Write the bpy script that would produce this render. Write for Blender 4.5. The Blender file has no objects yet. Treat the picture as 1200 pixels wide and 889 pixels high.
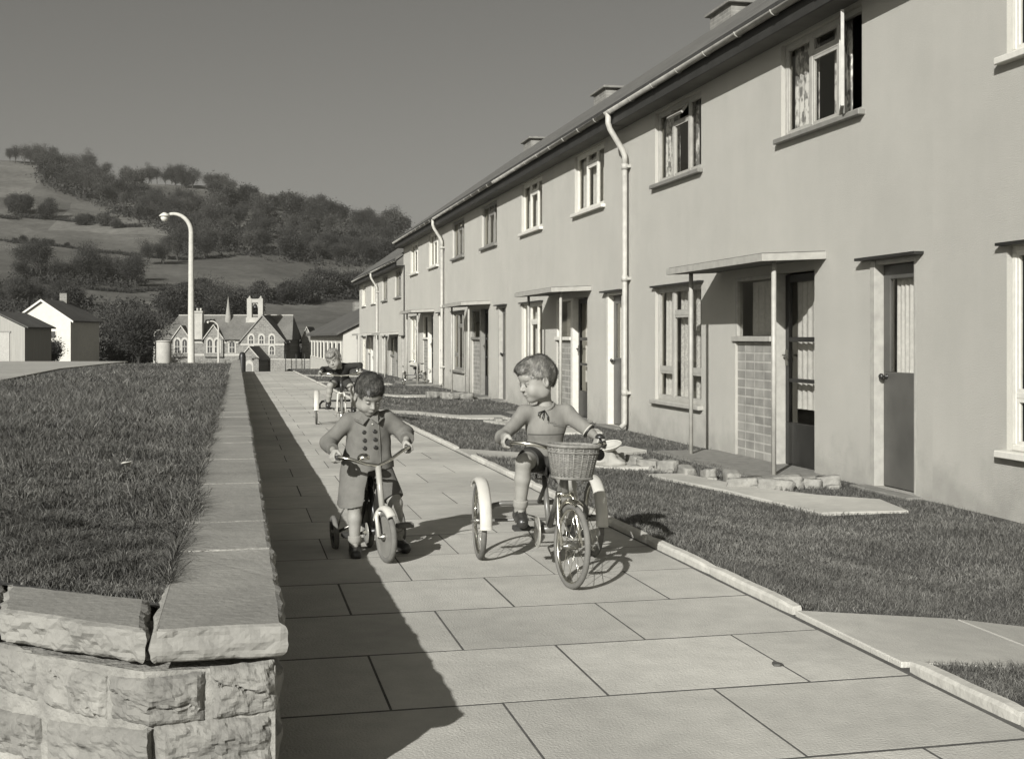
import bpy, math, random
import numpy as np
from mathutils import Vector, Matrix, noise
random.seed(7); rng = np.random.default_rng(7)
R = math.radians
scene = bpy.context.scene
col = scene.collection

# ------------------------------------------------------------------ camera frame
TH = math.atan2(322, 1420); SN, CS = math.sin(TH), math.cos(TH)
EYE = 1.12
def cw(r, d):                      # metres right of / ahead of the viewpoint -> world x, y
    return (r*CS + d*SN, -r*SN + d*CS)
def at(px, d):                     # bearing of a photo column at distance d -> world x, y
    return cw((px-600)/1420*d, d)

# ------------------------------------------------------------------ materials
def g(v, t=1.0):
    return (v, v*(1-.024*t), v*(1-.12*t), 1)
def newmat(name):
    m = bpy.data.materials.new(name); m.use_nodes = True
    nt = m.node_tree; b = nt.nodes['Principled BSDF']
    return m, nt, b
def mat(name, v1, v2=None, scale=8, rough=.8, bump=0, bscale=None, detail=5, stretch=(1,1,1), island=0, metal=0, spec=.4, big=0, contrast=1.0):
    m, nt, b = newmat(name); N = nt.nodes.new; L = nt.links.new
    if v2 is None: v2 = v1
    tc = N('ShaderNodeTexCoord'); mp = N('ShaderNodeMapping'); mp.inputs['Scale'].default_value = stretch
    L(tc.outputs['Object'], mp.inputs[0])
    n = N('ShaderNodeTexNoise'); n.inputs['Scale'].default_value = scale; n.inputs['Detail'].default_value = detail; n.inputs['Roughness'].default_value = .6
    L(mp.outputs[0], n.inputs['Vector'])
    r = N('ShaderNodeMapRange'); w = .22/contrast
    r.inputs[1].default_value = .5-w; r.inputs[2].default_value = .5+w; r.inputs[3].default_value = v1; r.inputs[4].default_value = v2
    L(n.outputs[0], r.inputs[0]); val = r.outputs[0]
    if big:
        n2 = N('ShaderNodeTexNoise'); n2.inputs['Scale'].default_value = scale*.09; n2.inputs['Detail'].default_value = 4
        L(mp.outputs[0], n2.inputs['Vector'])
        r2 = N('ShaderNodeMapRange'); r2.inputs[1].default_value = .3; r2.inputs[2].default_value = .7; r2.inputs[3].default_value = 1-big; r2.inputs[4].default_value = 1+big
        L(n2.outputs[0], r2.inputs[0]); mu = N('ShaderNodeMath'); mu.operation = 'MULTIPLY'; L(val, mu.inputs[0]); L(r2.outputs[0], mu.inputs[1]); val = mu.outputs[0]
    if island:
        ge = N('ShaderNodeNewGeometry'); r3 = N('ShaderNodeMapRange'); r3.inputs[3].default_value = 1-island; r3.inputs[4].default_value = 1+island
        L(ge.outputs['Random Per Island'], r3.inputs[0]); mu = N('ShaderNodeMath'); mu.operation = 'MULTIPLY'; L(val, mu.inputs[0]); L(r3.outputs[0], mu.inputs[1]); val = mu.outputs[0]
    tint(nt, val, b)
    b.inputs['Roughness'].default_value = rough; b.inputs['Metallic'].default_value = metal
    b.inputs['Specular IOR Level'].default_value = spec
    if bump:
        n4 = N('ShaderNodeTexNoise'); n4.inputs['Scale'].default_value = bscale or scale*4; n4.inputs['Detail'].default_value = 4
        L(mp.outputs[0], n4.inputs['Vector'])
        bp = N('ShaderNodeBump'); bp.inputs['Strength'].default_value = 1; bp.inputs['Distance'].default_value = bump
        L(n4.outputs[0], bp.inputs['Height']); L(bp.outputs[0], b.inputs['Normal'])
    return m
def tint(nt, val, b, inp='Base Color'):
    c = nt.nodes.new('ShaderNodeMix'); c.data_type = 'RGBA'; c.blend_type = 'MULTIPLY'; c.inputs[0].default_value = 1
    nt.links.new(val, c.inputs[6]); c.inputs[7].default_value = g(1)
    nt.links.new(c.outputs[2], b.inputs[inp])
def brickmat(name, c1, c2, mortar, bw, rh, msize, axes='yz', offset=.5, rough=.85, bump=.004, stretchv=1):
    m, nt, b = newmat(name); N = nt.nodes.new; L = nt.links.new
    tc = N('ShaderNodeTexCoord'); sp = N('ShaderNodeSeparateXYZ'); cb = N('ShaderNodeCombineXYZ'); L(tc.outputs['Object'], sp.inputs[0])
    ax = {'x':0,'y':1,'z':2}; L(sp.outputs[ax[axes[0]]], cb.inputs[0]); L(sp.outputs[ax[axes[1]]], cb.inputs[1])
    t = N('ShaderNodeTexBrick'); L(cb.outputs[0], t.inputs[0]); t.offset = offset
    t.inputs['Color1'].default_value = g(c1); t.inputs['Color2'].default_value = g(c2); t.inputs['Mortar'].default_value = g(mortar)
    t.inputs['Scale'].default_value = 1; t.inputs['Brick Width'].default_value = bw; t.inputs['Row Height'].default_value = rh
    t.inputs['Mortar Size'].default_value = msize; t.inputs['Mortar Smooth'].default_value = .2
    n = N('ShaderNodeTexNoise'); n.inputs['Scale'].default_value = 6; n.inputs['Detail'].default_value = 5; L(tc.outputs['Object'], n.inputs[0])
    r = N('ShaderNodeMapRange'); r.inputs[1].default_value=.3; r.inputs[2].default_value=.7; r.inputs[3].default_value = .8; r.inputs[4].default_value = 1.2; L(n.outputs[0], r.inputs[0])
    mx = N('ShaderNodeMix'); mx.data_type='RGBA'; mx.blend_type='MULTIPLY'; mx.inputs[0].default_value=1; L(t.outputs['Color'], mx.inputs[6]); L(r.outputs[0], mx.inputs[7]); L(mx.outputs[2], b.inputs['Base Color'])
    bp = N('ShaderNodeBump'); bp.inputs['Distance'].default_value = bump; bp.invert = True; L(t.outputs['Fac'], bp.inputs['Height']); L(bp.outputs[0], b.inputs['Normal'])
    b.inputs['Roughness'].default_value = rough
    return m
def wallmat(name):                 # pebble-dashed cement render, with weather stains
    m, nt, b = newmat(name); N = nt.nodes.new; L = nt.links.new
    tc = N('ShaderNodeTexCoord')
    def nz(sc, det, st=None):
        n = N('ShaderNodeTexNoise'); n.inputs['Scale'].default_value = sc; n.inputs['Detail'].default_value = det; n.inputs['Roughness'].default_value=.65
        if st:
            mp = N('ShaderNodeMapping'); mp.inputs['Scale'].default_value = st; L(tc.outputs['Object'], mp.inputs[0]); L(mp.outputs[0], n.inputs[0])
        else: L(tc.outputs['Object'], n.inputs[0])
        return n.outputs[0]
    def rg(v, a, bb, lo=.3, hi=.7):
        r = N('ShaderNodeMapRange'); r.inputs[1].default_value=lo; r.inputs[2].default_value=hi; r.inputs[3].default_value=a; r.inputs[4].default_value=bb; L(v, r.inputs[0]); return r.outputs[0]
    def mul(a, c):
        q = N('ShaderNodeMath'); q.operation='MULTIPLY'; L(a, q.inputs[0]); L(c, q.inputs[1]); return q.outputs[0]
    v = mul(mul(rg(nz(150, 2), .34, .56, .25,.75), rg(nz(.9, 7), .94, 1.05)), rg(nz(2.2, 4, (1, 1.6, .25)), .975, 1.02))
    sp = N('ShaderNodeSeparateXYZ'); L(tc.outputs['Object'], sp.inputs[0])
    ad = N('ShaderNodeMath'); ad.operation='ADD'; L(sp.outputs[2], ad.inputs[0]); L(rg(nz(3,4), -.25, .25), ad.inputs[1])
    v = mul(v, rg(ad.outputs[0], .80, 1, .0, .38))      # damp, splashed foot of the wall
    tint(nt, v, b)
    bp = N('ShaderNodeBump'); bp.inputs['Distance'].default_value = .012; bp.inputs['Strength'].default_value=1; L(nz(150, 3), bp.inputs['Height']); L(bp.outputs[0], b.inputs['Normal'])
    b.inputs['Roughness'].default_value = .95; b.inputs['Specular IOR Level'].default_value=.15
    return m
def glassmat(name, tr=.8, v=.02):
    m, nt, b = newmat(name); N = nt.nodes.new; L = nt.links.new
    nt.nodes.remove(b); out = [n for n in nt.nodes if n.type=='OUTPUT_MATERIAL'][0]
    t = N('ShaderNodeBsdfTransparent'); t.inputs[0].default_value = (tr,tr,tr,1)
    gl = N('ShaderNodeBsdfGlossy'); gl.inputs['Roughness'].default_value=.03; gl.inputs[0].default_value=g(.9)
    lw = N('ShaderNodeLayerWeight'); lw.inputs[0].default_value=.5
    pw = N('ShaderNodeMath'); pw.operation='POWER'; L(lw.outputs['Facing'], pw.inputs[0]); pw.inputs[1].default_value=4
    f = N('ShaderNodeMath'); f.operation='MULTIPLY_ADD'; L(pw.outputs[0], f.inputs[0]); f.inputs[1].default_value=.7; f.inputs[2].default_value=.05
    mx = N('ShaderNodeMixShader'); L(f.outputs[0], mx.inputs[0]); L(t.outputs[0], mx.inputs[1]); L(gl.outputs[0], mx.inputs[2]); L(mx.outputs[0], out.inputs[0])
    return m
M = dict(
 render=wallmat('render'),
 white=mat('white_paint', .50, .62, 14, .45, .0006, 60),
 cream=mat('aged_paint', .27, .38, 9, .5, .0006, 60),
 greyp=mat('grey_paint', .16, .22, 9, .5, .0006, 60),
 darkp=mat('dark_paint', .014, .024, 6, .4, .0005, 60, big=.2),
 door=mat('door_paint', .06, .09, 3, .38, .0006, 80, big=.15),
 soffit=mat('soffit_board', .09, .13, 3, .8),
 tile=brickmat('roof_tile', .085, .125, .03, .33, .30, .012, 'yx', .5, .9, .02),
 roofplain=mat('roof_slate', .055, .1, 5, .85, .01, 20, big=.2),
 rooflit=mat('roof_slate_lit', .09, .15, 5, .85, .01, 20, big=.2),  # same slate made paler, sunlight put into the colour
 brickp=brickmat('panel_brick', .18, .25, .32, .245, .098, .012, 'yz', 0, .9),
 chim=brickmat('chimney_brick', .14, .2, .24, .23, .075, .01, 'yz', .5),
 concrete=mat('concrete', .30, .40, 12, .85, .002, 60, big=.12),
 step=mat('cement_step', .13, .22, 9, .85, .003, 40),
 slab=mat('paving_slab', .35, .45, 9, .88, .004, 120, island=.08, big=.2, detail=10, contrast=.8),
 joint=mat('joint_earth', .05, .10, 20, 1),
 kerb=mat('kerb_concrete', .36, .50, 16, .8, .003, 50, big=.1, island=.1),
 coping=mat('coping_sandstone', .17, .27, 3.2, .85, .004, 45, island=.10, big=.15, detail=8),
 stone=mat('rubble_sandstone', .11, .27, 7, .9, .012, 26, island=.14, big=.12, detail=8),
 mortar=mat('lime_mortar', .18, .30, 14, .95, .010, 50, big=.2),
 edge=mat('edging_rubble', .17, .28, 9, .9, .01, 30, big=.2),
 pipe=mat('pipe_paint', .30, .42, 9, .5, .0006, 60, big=.15), fascia=mat('fascia_shadowed', .02, .035, 6, .6), bikeg=mat('bike_grey', .26, .32, 12, .3, spec=.5), spire=mat('spire_stone', .2, .28, 6, .9),  # fascia near black: the shadow below the gutter is put into its colour
 soil=mat('soil', .035, .07, 9, 1, .01, 30),
 lawn=mat('lawn_turf', .035, .075, 7, 1, .012, 60, big=.25, detail=8),
 blade=mat('grass_blade', .045, .125, 2.6, .6, island=.65, big=.3, spec=.3),
 blade2=mat('mown_grass_blade', .06, .15, 1.6, .65, island=.55, big=.25, spec=.25),
 curtain=mat('curtain_cloth', .5, .68, 22, .9, island=.0),
 lace=mat('patterned_curtain', .16, .62, 16, .9, stretch=(1,1,.55), contrast=3, detail=2),
 glass=glassmat('window_glass'),
 room=mat('room_plaster', .10, .12, 3, .9),
 chrome=mat('chrome', .62, .7, 20, .22, metal=1),
 dullm=mat('dull_metal', .18, .28, 20, .4, metal=.9),
 black=mat('black_enamel', .018, .03, 10, .35, spec=.5),
 rubber=mat('black_rubber', .025, .04, 30, .7),
 tyre=mat('worn_tyre', .09, .16, 14, .85, .001, 200),
 gtyre=mat('pale_tyre', .10, .16, 14, .85, .001, 200),
 enamel=mat('white_enamel', .42, .50, 12, .3, spec=.5),
 frame=mat('painted_steel', .10, .14, 10, .35, spec=.5),
 framel=mat('silver_steel', .38, .46, 10, .35, metal=.3),
 wicker=mat('wicker', .12, .25, 60, .7, .001, 200, island=.15),
 skin=mat('skin', .235, .28, 22, .55, .0004, 160, spec=.35),
 hairb=mat('brown_hair', .03, .12, 90, .42, island=.6, stretch=(1,1,.4), spec=.5),
 hairf=mat('fair_hair', .09, .30, 90, .42, island=.6, stretch=(1,1,.4), spec=.5),
 hairw=mat('blond_hair', .2, .42, 60, .5, island=.4, stretch=(1,1,.4), spec=.5),
 coat=mat('wool_coat', .12, .155, 26, .95, .0012, 260, spec=.1, big=.1),
 button=mat('coat_button', .02, .03, 20, .3, spec=.5),
 lining=mat('coat_lining', .05, .06, 20, .9),
 shorts=mat('dark_shorts', .03, .045, 30, .9, .001, 200, spec=.15),
 shortsg=mat('grey_shorts', .09, .12, 30, .9, .001, 200, spec=.15),
 darkj=mat('dark_jumper', .022, .035, 30, .95, .001, 200, spec=.1),
 sock=mat('ribbed_sock', .22, .27, 30, .95, .001, 200, stretch=(1,1,.1), spec=.1),
 shoe=mat('leather_shoe', .02, .035, 20, .35, spec=.5),
 strap=mat('pale_lace', .4, .45, 20, .8),
 eye=mat('eye_white', .5, .5, 5, .2), iris=mat('eye_iris', .02, .02, 5, .2), lip=mat('lip', .17, .2, 20, .5),
 churchst=brickmat('church_stone', .12, .19, .22, .5, .25, .03, 'xz', .5),
 dressing=mat('pale_dressing', .32, .44, 4, .85),
 wallw=mat('whitewash', .48, .56, 2, .9, big=.08),
 board=mat('boarding', .25, .33, 9, .85, stretch=(1,1,.05)),
 bark=mat('bark', .04, .07, 9, .95),
 twig=mat('twigs', .018, .034, 2, .9, island=.45), twigl=mat('budding_twigs', .032, .058, 2, .9, island=.45),
 rail=mat('iron_rail', .03, .04, 5, .6),
)
# ------------------------------------------------------------------ mesh helpers
def link(o, parent=None):
    col.objects.link(o)
    if parent is not None: o.parent = parent
    return o
def tag(o, label=None, cat=None, group=None, kind=None):
    if label: o['label'] = label
    if cat: o['category'] = cat
    if group: o['group'] = group
    if kind: o['kind'] = kind
    return o
def empty(name, loc=(0,0,0), rz=0, **k):
    o = bpy.data.objects.new(name, None); o.empty_display_size = .2; o.location = loc; o.rotation_euler.z = rz
    col.objects.link(o); return tag(o, **k)
def npobj(name, V, F, m, parent=None, smooth=False, loc=None):
    me = bpy.data.meshes.new(name); V = np.asarray(V, dtype=np.float32); F = np.asarray(F, dtype=np.int32)
    me.vertices.add(len(V)); me.vertices.foreach_set('co', V.ravel())
    n, k = F.shape
    me.loops.add(n*k); me.loops.foreach_set('vertex_index', F.ravel())
    me.polygons.add(n); me.polygons.foreach_set('loop_start', np.arange(n, dtype=np.int32)*k)
    try: me.polygons.foreach_set('loop_total', np.full(n, k, dtype=np.int32))
    except Exception: pass
    me.update(calc_edges=True); me.validate()
    if smooth: me.polygons.foreach_set('use_smooth', np.ones(len(me.polygons), dtype=bool))
    me.materials.append(m)
    o = bpy.data.objects.new(name, me); link(o, parent)
    if loc: o.location = loc
    return o
class MB:
    def __init__(s): s.v = []; s.f = []; s.sm = []
    def quad(s, *p, sm=False):
        n = len(s.v); s.v += [tuple(q) for q in p]; s.f.append(tuple(range(n, n+len(p)))); s.sm.append(sm); return s
    def box(s, a, b, fr=None):
        x0,y0,z0 = a; x1,y1,z1 = b
        n = len(s.v); P = [(x0,y0,z0),(x1,y0,z0),(x1,y1,z0),(x0,y1,z0),(x0,y0,z1),(x1,y0,z1),(x1,y1,z1),(x0,y1,z1)]
        if fr: P = [tuple(fr @ Vector(p)) for p in P]
        s.v += P
        for q in ((3,2,1,0),(4,5,6,7),(0,1,5,4),(1,2,6,5),(2,3,7,6),(3,0,4,7)): s.f.append(tuple(n+i for i in q)); s.sm.append(False)
        return s
    def prism(s, pts, z0, z1):       # pts = list of (x,y), extruded in z
        n = len(s.v); k = len(pts)
        s.v += [(x,y,z0) for x,y in pts] + [(x,y,z1) for x,y in pts]
        s.f.append(tuple(n+i for i in reversed(range(k)))); s.f.append(tuple(n+k+i for i in range(k))); s.sm += [False]*2
        for i in range(k): j=(i+1)%k; s.f.append((n+i,n+j,n+k+j,n+k+i)); s.sm.append(False)
        return s
    def extr(s, pts, d):             # any planar polygon (3-D pts) extruded by vector d
        n = len(s.v); k = len(pts); d = Vector(d)
        s.v += [tuple(p) for p in pts] + [tuple(Vector(p)+d) for p in pts]
        s.f.append(tuple(n+i for i in reversed(range(k)))); s.f.append(tuple(n+k+i for i in range(k))); s.sm += [False]*2
        for i in range(k): j=(i+1)%k; s.f.append((n+i,n+j,n+k+j,n+k+i)); s.sm.append(False)
        return s
    def tube(s, pts, r, sides=8, closed=False, flat=None):
        pts = [Vector(p) for p in pts]; k = len(pts)
        rr = r if isinstance(r, (list,tuple)) else [r]*k
        base = len(s.v); prev = None
        for i,p in enumerate(pts):
            if closed: t = pts[(i+1)%k]-pts[i-1]
            else: t = pts[min(i+1,k-1)]-pts[max(i-1,0)]
            t.normalize()
            if prev is None:
                u = t.orthogonal() if flat is None else (Vector(flat)-t*t.dot(Vector(flat)))
            else: u = prev - t*prev.dot(t)
            u.normalize(); prev = u; w = t.cross(u)
            for j in range(sides):
                a = 2*math.pi*j/sides; s.v.append(tuple(p + u*math.cos(a)*rr[i] + w*math.sin(a)*rr[i]))
        for i in range(k if closed else k-1):
            a0 = base+i*sides; a1 = base+((i+1)%k)*sides
            for j in range(sides):
                q = (j+1)%sides; s.f.append((a0+j,a0+q,a1+q,a1+j)); s.sm.append(True)
        if not closed:
            s.f.append(tuple(base+j for j in reversed(range(sides)))); s.f.append(tuple(base+(k-1)*sides+j for j in range(sides))); s.sm += [False]*2
        return s
    def ring(s, c, ax, rad, r, n=40, sides=8):
        c = Vector(c); ax = Vector(ax).normalized(); u = ax.orthogonal().normalized(); w = ax.cross(u)
        return s.tube([c+u*math.cos(2*math.pi*i/n)*rad+w*math.sin(2*math.pi*i/n)*rad for i in range(n)], r, sides, True)
    def disc(s, c, ax, rad, th, n=24):
        c = Vector(c); ax = Vector(ax).normalized()
        return s.tube([c-ax*th/2, c+ax*th/2], rad, n)
    def lathe(s, prof, c=(0,0,0), n=20):   # prof = (r,z) list about z
        b = len(s.v); k = len(prof)
        for (r,z) in prof:
            for j in range(n):
                a = 2*math.pi*j/n; s.v.append((c[0]+r*math.cos(a), c[1]+r*math.sin(a), c[2]+z))
        for i in range(k-1):
            for j in range(n):
                q=(j+1)%n; s.f.append((b+i*n+j,b+i*n+q,b+(i+1)*n+q,b+(i+1)*n+j)); s.sm.append(True)
        return s
    def build(s, name, m, parent=None, bevel=0, seg=1):
        me = bpy.data.meshes.new(name); me.from_pydata(s.v, [], s.f); me.update()
        me.polygons.foreach_set('use_smooth', s.sm); me.materials.append(m)
        o = bpy.data.objects.new(name, me); link(o, parent)
        if bevel:
            md = o.modifiers.new('bevel','BEVEL'); md.width = bevel; md.segments = seg; md.limit_method = 'ANGLE'
        return o
def copytree(o, parent=None):
    c = o.copy(); col.objects.link(c); c.parent = parent
    for ch in list(o.children): copytree(ch, c)
    return c
def fbm(x, y, z=0, o=4):
    return noise.fractal(Vector((x,y,z)), 1.0, 2.0, o)
# ------------------------------------------------------------------ ground, path, lawns
def lerp(a,b,t): return a+(b-a)*max(0,min(1,t))
def sstep(t): t=max(0,min(1,t)); return t*t*(3-2*t)
def interp(x, P):
    if x<=P[0][0]: return P[0][1]
    for (a,va),(b,vb) in zip(P,P[1:]):
        if x<=b: return va+(vb-va)*(x-a)/(b-a)
    return P[-1][1]
VAL = [(46,-.55),(60,-2.0),(100,-2.9),(130,-3.3),(170,-4.2),(230,-4.8)]
SKY = [(-900,120),(-300,150),(0,188),(60,192),(130,207),(200,214),(300,222),(400,250),(480,272),(600,300),(800,330),(1200,360),(2200,372)]
def hill_ridge(px): return EYE + (396-interp(px, SKY))*760/1420
def H(r, d):
    px = 600+1420*r/max(d,1)
    base = interp(d, VAL)
    if d > 215:
        t = (d-215)/(760-215); zr = hill_ridge(px)
        if t <= 1:
            s = t*(.72+.28*t); s += .035*math.sin(t*9+px*.006)*t*(1-t)*2
        else: s = 1 - .9*min(1.2,(t-1))**1.3
        base = -4.5 + (zr+4.5)*s
        base += 3.0*fbm(r*.012, d*.012)*min(1,(d-215)/120)
    return base
def near_z(X, Y):
    z = -.06-.005*Y
    if X > 2.2: z = lawn_z(X,Y)-.05
    return z
def lawn_z(X, Y):
    t = sstep((X-2.28)/1.7)
    far = -.22 - .0015*max(0,Y-12)
    z = lerp(-.005*Y+.0, far, t)
    if Y > 56: z -= (Y-56)*.04
    return z
def ground():
    angs = sorted(set([round(a*.5,2) for a in range(-110,111)] + [a for a in range(-180,180,6)]))
    ds = [.4*1.045**i for i in range(0,190)]; ds = [d for d in ds if d<1500]
    V=[]; F=[]
    for d in ds:
        for a in angs:
            r_ = d*math.sin(R(a)); dd = d*math.cos(R(a))
            X,Y = cw(r_, dd)
            t = sstep((dd-48)/8)
            z = near_z(X,Y) if t < 1 else 0
            if dd > 48: z = lerp(z, H(r_, dd), t)
            if dd < 0 : z = -.25
            V.append((X,Y,z))
    n=len(angs)
    for i in range(len(ds)-1):
        for j in range(n):
            k=(j+1)%n; F.append((i*n+j,(i+1)*n+j,(i+1)*n+k,i*n+k))
    c=len(V); V.append((0,0,-.2))
    o = npobj('ground', V, F, hillmat(), smooth=True); return tag(o, kind='structure')
def hillmat():
    m, nt, b = newmat('hill_fields'); N = nt.nodes.new; L = nt.links.new
    tc = N('ShaderNodeTexCoord')
    def nz(sc, det, ro=.6):
        n = N('ShaderNodeTexNoise'); n.inputs['Scale'].default_value=sc; n.inputs['Detail'].default_value=det; n.inputs['Roughness'].default_value=ro; L(tc.outputs['Object'], n.inputs[0]); return n.outputs[0]
    def rg(v,a,bb,lo=.3,hi=.7):
        r=N('ShaderNodeMapRange'); r.inputs[1].default_value=lo; r.inputs[2].default_value=hi; r.inputs[3].default_value=a; r.inputs[4].default_value=bb; L(v,r.inputs[0]); return r.outputs[0]
    def mul(a,c):
        q=N('ShaderNodeMath'); q.operation='MULTIPLY'; L(a,q.inputs[0]); L(c,q.inputs[1]); return q.outputs[0]
    vo = N('ShaderNodeTexVoronoi'); vo.inputs['Scale'].default_value=.009; L(tc.outputs['Object'], vo.inputs[0])
    sp = N('ShaderNodeSeparateColor'); L(vo.outputs['Color'], sp.inputs[0])
    v = mul(mul(rg(nz(.03,9),.070,.135), rg(sp.outputs[0],.72,1.35,0,1)), rg(nz(.3,8,.75),.62,1.35))
    tint(nt, v, b); b.inputs['Roughness'].default_value=1; b.inputs['Specular IOR Level'].default_value=.1
    return m
ground()

# path of staggered square slabs, falling gently away
SL = .005
def pz(Y): return -SL*Y
def path():
    mb = MB(); s = .67; w = .70; gp = .0048
    for k in range(-7, 71):
        ya = 3.03+s*k; yb = ya+s
        xs = [.10,.81,1.51,2.22] if k%2==0 else [.10,.46,1.155,1.855,2.22]
        for xa,xb in zip(xs,xs[1:]):
            j = random.uniform(-.0003,.0003); e=random.uniform(-.0003,.0003)
            g1 = gp*random.uniform(.6,1.2)
            n=len(mb.v); x0,x1,y0,y1 = xa+g1,xb-g1,ya+g1*1.7,yb-g1*1.7
            c=.0006
            top=[(x0+c,y0+c),(x1-c,y0+c),(x1-c,y1-c),(x0+c,y1-c)]; ed=[(x0,y0),(x1,y0),(x1,y1),(x0,y1)]
            zt=[pz(y)+j+(e if x>xa+.2 else -e) for x,y in top]
            mb.v += [(x,y,z) for (x,y),z in zip(top,zt)] + [(x,y,z-.0004) for (x,y),z in zip(ed,zt)] + [(x,y,z-.05) for (x,y),z in zip(ed,zt)]
            mb.f.append((n,n+1,n+2,n+3)); mb.sm.append(False)
            for q in range(4):
                p=(q+1)%4
                mb.f += [(n+4+q,n+4+p,n+p,n+q),(n+8+q,n+8+p,n+4+p,n+4+q)]; mb.sm += [False,False]
    tag(mb.build('path', M['slab']), kind='structure')
    b = MB().quad((.0,-2,pz(-2)-.0007),(2.3,-2,pz(-2)-.0007),(2.3,51,pz(51)-.0007),(.0,51,pz(51)-.0007))
    tag(b.build('path_bed', M['joint']), kind='structure')
path()
# short side paths that run down from the main path towards each house
SP = [4.2+7.95*k for k in range(-0,6)]
mb = MB()
for k,yc in enumerate(SP):
    xs = [2.235,2.98,3.72,4.46,5.2] if k==0 else [2.235,2.98,3.72,4.46]
    for xa,xb in zip(xs,xs[1:]):
        y0,y1 = yc-.41,yc+.41; x0,x1 = xa+.006,xb-.006
        P=[(x0,y0),(x1,y0),(x1,y1),(x0,y1)]; Z=[lawn_z(x,yc)+.022 for x,y in P]
        mb.extr([(x,y,z-.06) for (x,y),z in zip(P,Z)], (0,0,.06))
# curved slab path in front of the nearest doors
Pc=[(3.86,11.17),(4.13,9.83),(4.29,8.41),(5.0,8.35),(5.13,9.0),(4.77,9.36),(4.44,10.0),(4.23,11.14)]
mb.prism(Pc, -.28, -.195)
mb.prism([(x+.0,y+7.95) for x,y in Pc], -.28, -.20)
tag(mb.build('side_path', M['slab'], bevel=.005), kind='structure')

# kerbs along the lawn (one thing per run, each unit of edging a part is below a pixel)
def kerb(ya, yb, lab, x=2.235):
    e = empty('kerb', (x, ya, pz(ya)), label=lab, cat='kerb', group='concrete kerbs edging the lawn')
    y = ya; m = MB()
    while y < yb-.05:
        y2 = min(y+.914, yb); n=8
        rows=[]
        for i in range(n+1):
            yy = lerp(y+.004, y2-.004, i/n) - ya
            j = .003*fbm((yy+ya)*3,1.7,x); end = .006 if i in (0,n) else 0
            rows.append([(0+j+end,yy,-.08),(0+j+end,yy,.028-end),(.010+j,yy,.040-end+j),(.044+j,yy,.042-end+j),(.054+j-end,yy,.03-end),(.054+j-end,yy,-.08)])
        b0=len(m.v)
        for rw in rows: m.v += [(a,b,c-SL*b) for a,b,c in rw]
        for i in range(n):
            for q in range(5): m.f.append((b0+i*6+q,b0+i*6+q+1,b0+(i+1)*6+q+1,b0+(i+1)*6+q)); m.sm.append(False)
        m.f.append(tuple(b0+q for q in range(6))); m.f.append(tuple(b0+n*6+q for q in reversed(range(6)))); m.sm += [False]*2
        y = y2
    o = m.build('edging', M['kerb'], e)
kerb(.4, 3.74, 'short worn kerb at the bottom right corner before the side path')
labs = ['long pale kerb running behind the tricycle with the basket','kerb edging the lawn behind the boy in the coat','distant kerb run between path and lawn, beyond the second side path','far kerb run beside the path near the lower terrace','farthest kerb run at the end of the path']
for k in range(5):
    kerb(SP[k]+.43, SP[k+1]-.43 if k<4 else 50.5, labs[k])

# lawns: turf sheets
def sheet(name, xs, ys, zf, m):
    V=[(x,y,zf(x,y)) for y in ys for x in xs]; n=len(xs)
    F=[(j*n+i,j*n+i+1,(j+1)*n+i+1,(j+1)*n+i) for j in range(len(ys)-1) for i in range(n-1)]
    return tag(npobj(name, V, F, m, smooth=True), kind='structure')
def lz(x,y): return lawn_z(x,y)+.012*fbm(x*2,y*2)
ysl = [-3+.25*i for i in range(0,80)]+[17+.6*i for i in range(0,75)]
sheet('lawn', [2.30+.12*i for i in range(0,30)], ysl, lz, M['lawn'])
# raised bank left of the wall
def bank_z(x,y): return .455-.005*y + .012*fbm(x*1.5,y*1.5) - .03*max(0,-x-8)*.1 - .0*y
def front_y(x): return 2.82 + (-.19-x)*.85 if x<-.19 else 2.80
V=[];F=[];xs=[-.10-.14*i*1.09**i*.55 for i in range(0,36)]
NY=90
for j in range(NY+1):
    t=(j/NY)**1.6
    for x in xs:
        y0=front_y(x)+.40; y=y0+(44-y0)*t 
        V.append((x,y,bank_z(x,y)))
n=len(xs)
F=[(j*n+i,(j+1)*n+i,(j+1)*n+i+1,j*n+i+1) for j in range(NY) for i in range(n-1)]
b0=len(V)                                   # skirt at the far edge
for x in xs: V.append((x,47,-1.4))
for i in range(n-1): F.append((NY*n+i, b0+i, b0+i+1, NY*n+i+1))
tag(npobj('grass_bank', V, F, M['lawn'], smooth=True), kind='structure')
# road at the back of the bank
def tp(px,py):
    d=20
    for _ in range(20):
        X,Y=at(px,d); d=1420*(EYE-(.475-.005*Y))/(py-396)
    X,Y=at(px,d); return X,Y
pts=[tp(140,424.5),tp(70,432),tp(0,446),tp(-160,480)]
A=list(pts)+[at(-900,30),at(-900,46),at(0,46.2),at(150,45.5)]
mb=MB(); mb.extr([(x,y,.475-.005*y+.0-.03) for x,y in A],(0,0,.04))
tag(mb.build('road', mat('pale_road', .26,.34,4,.95,.003,40,big=.1)), kind='structure')

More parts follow.
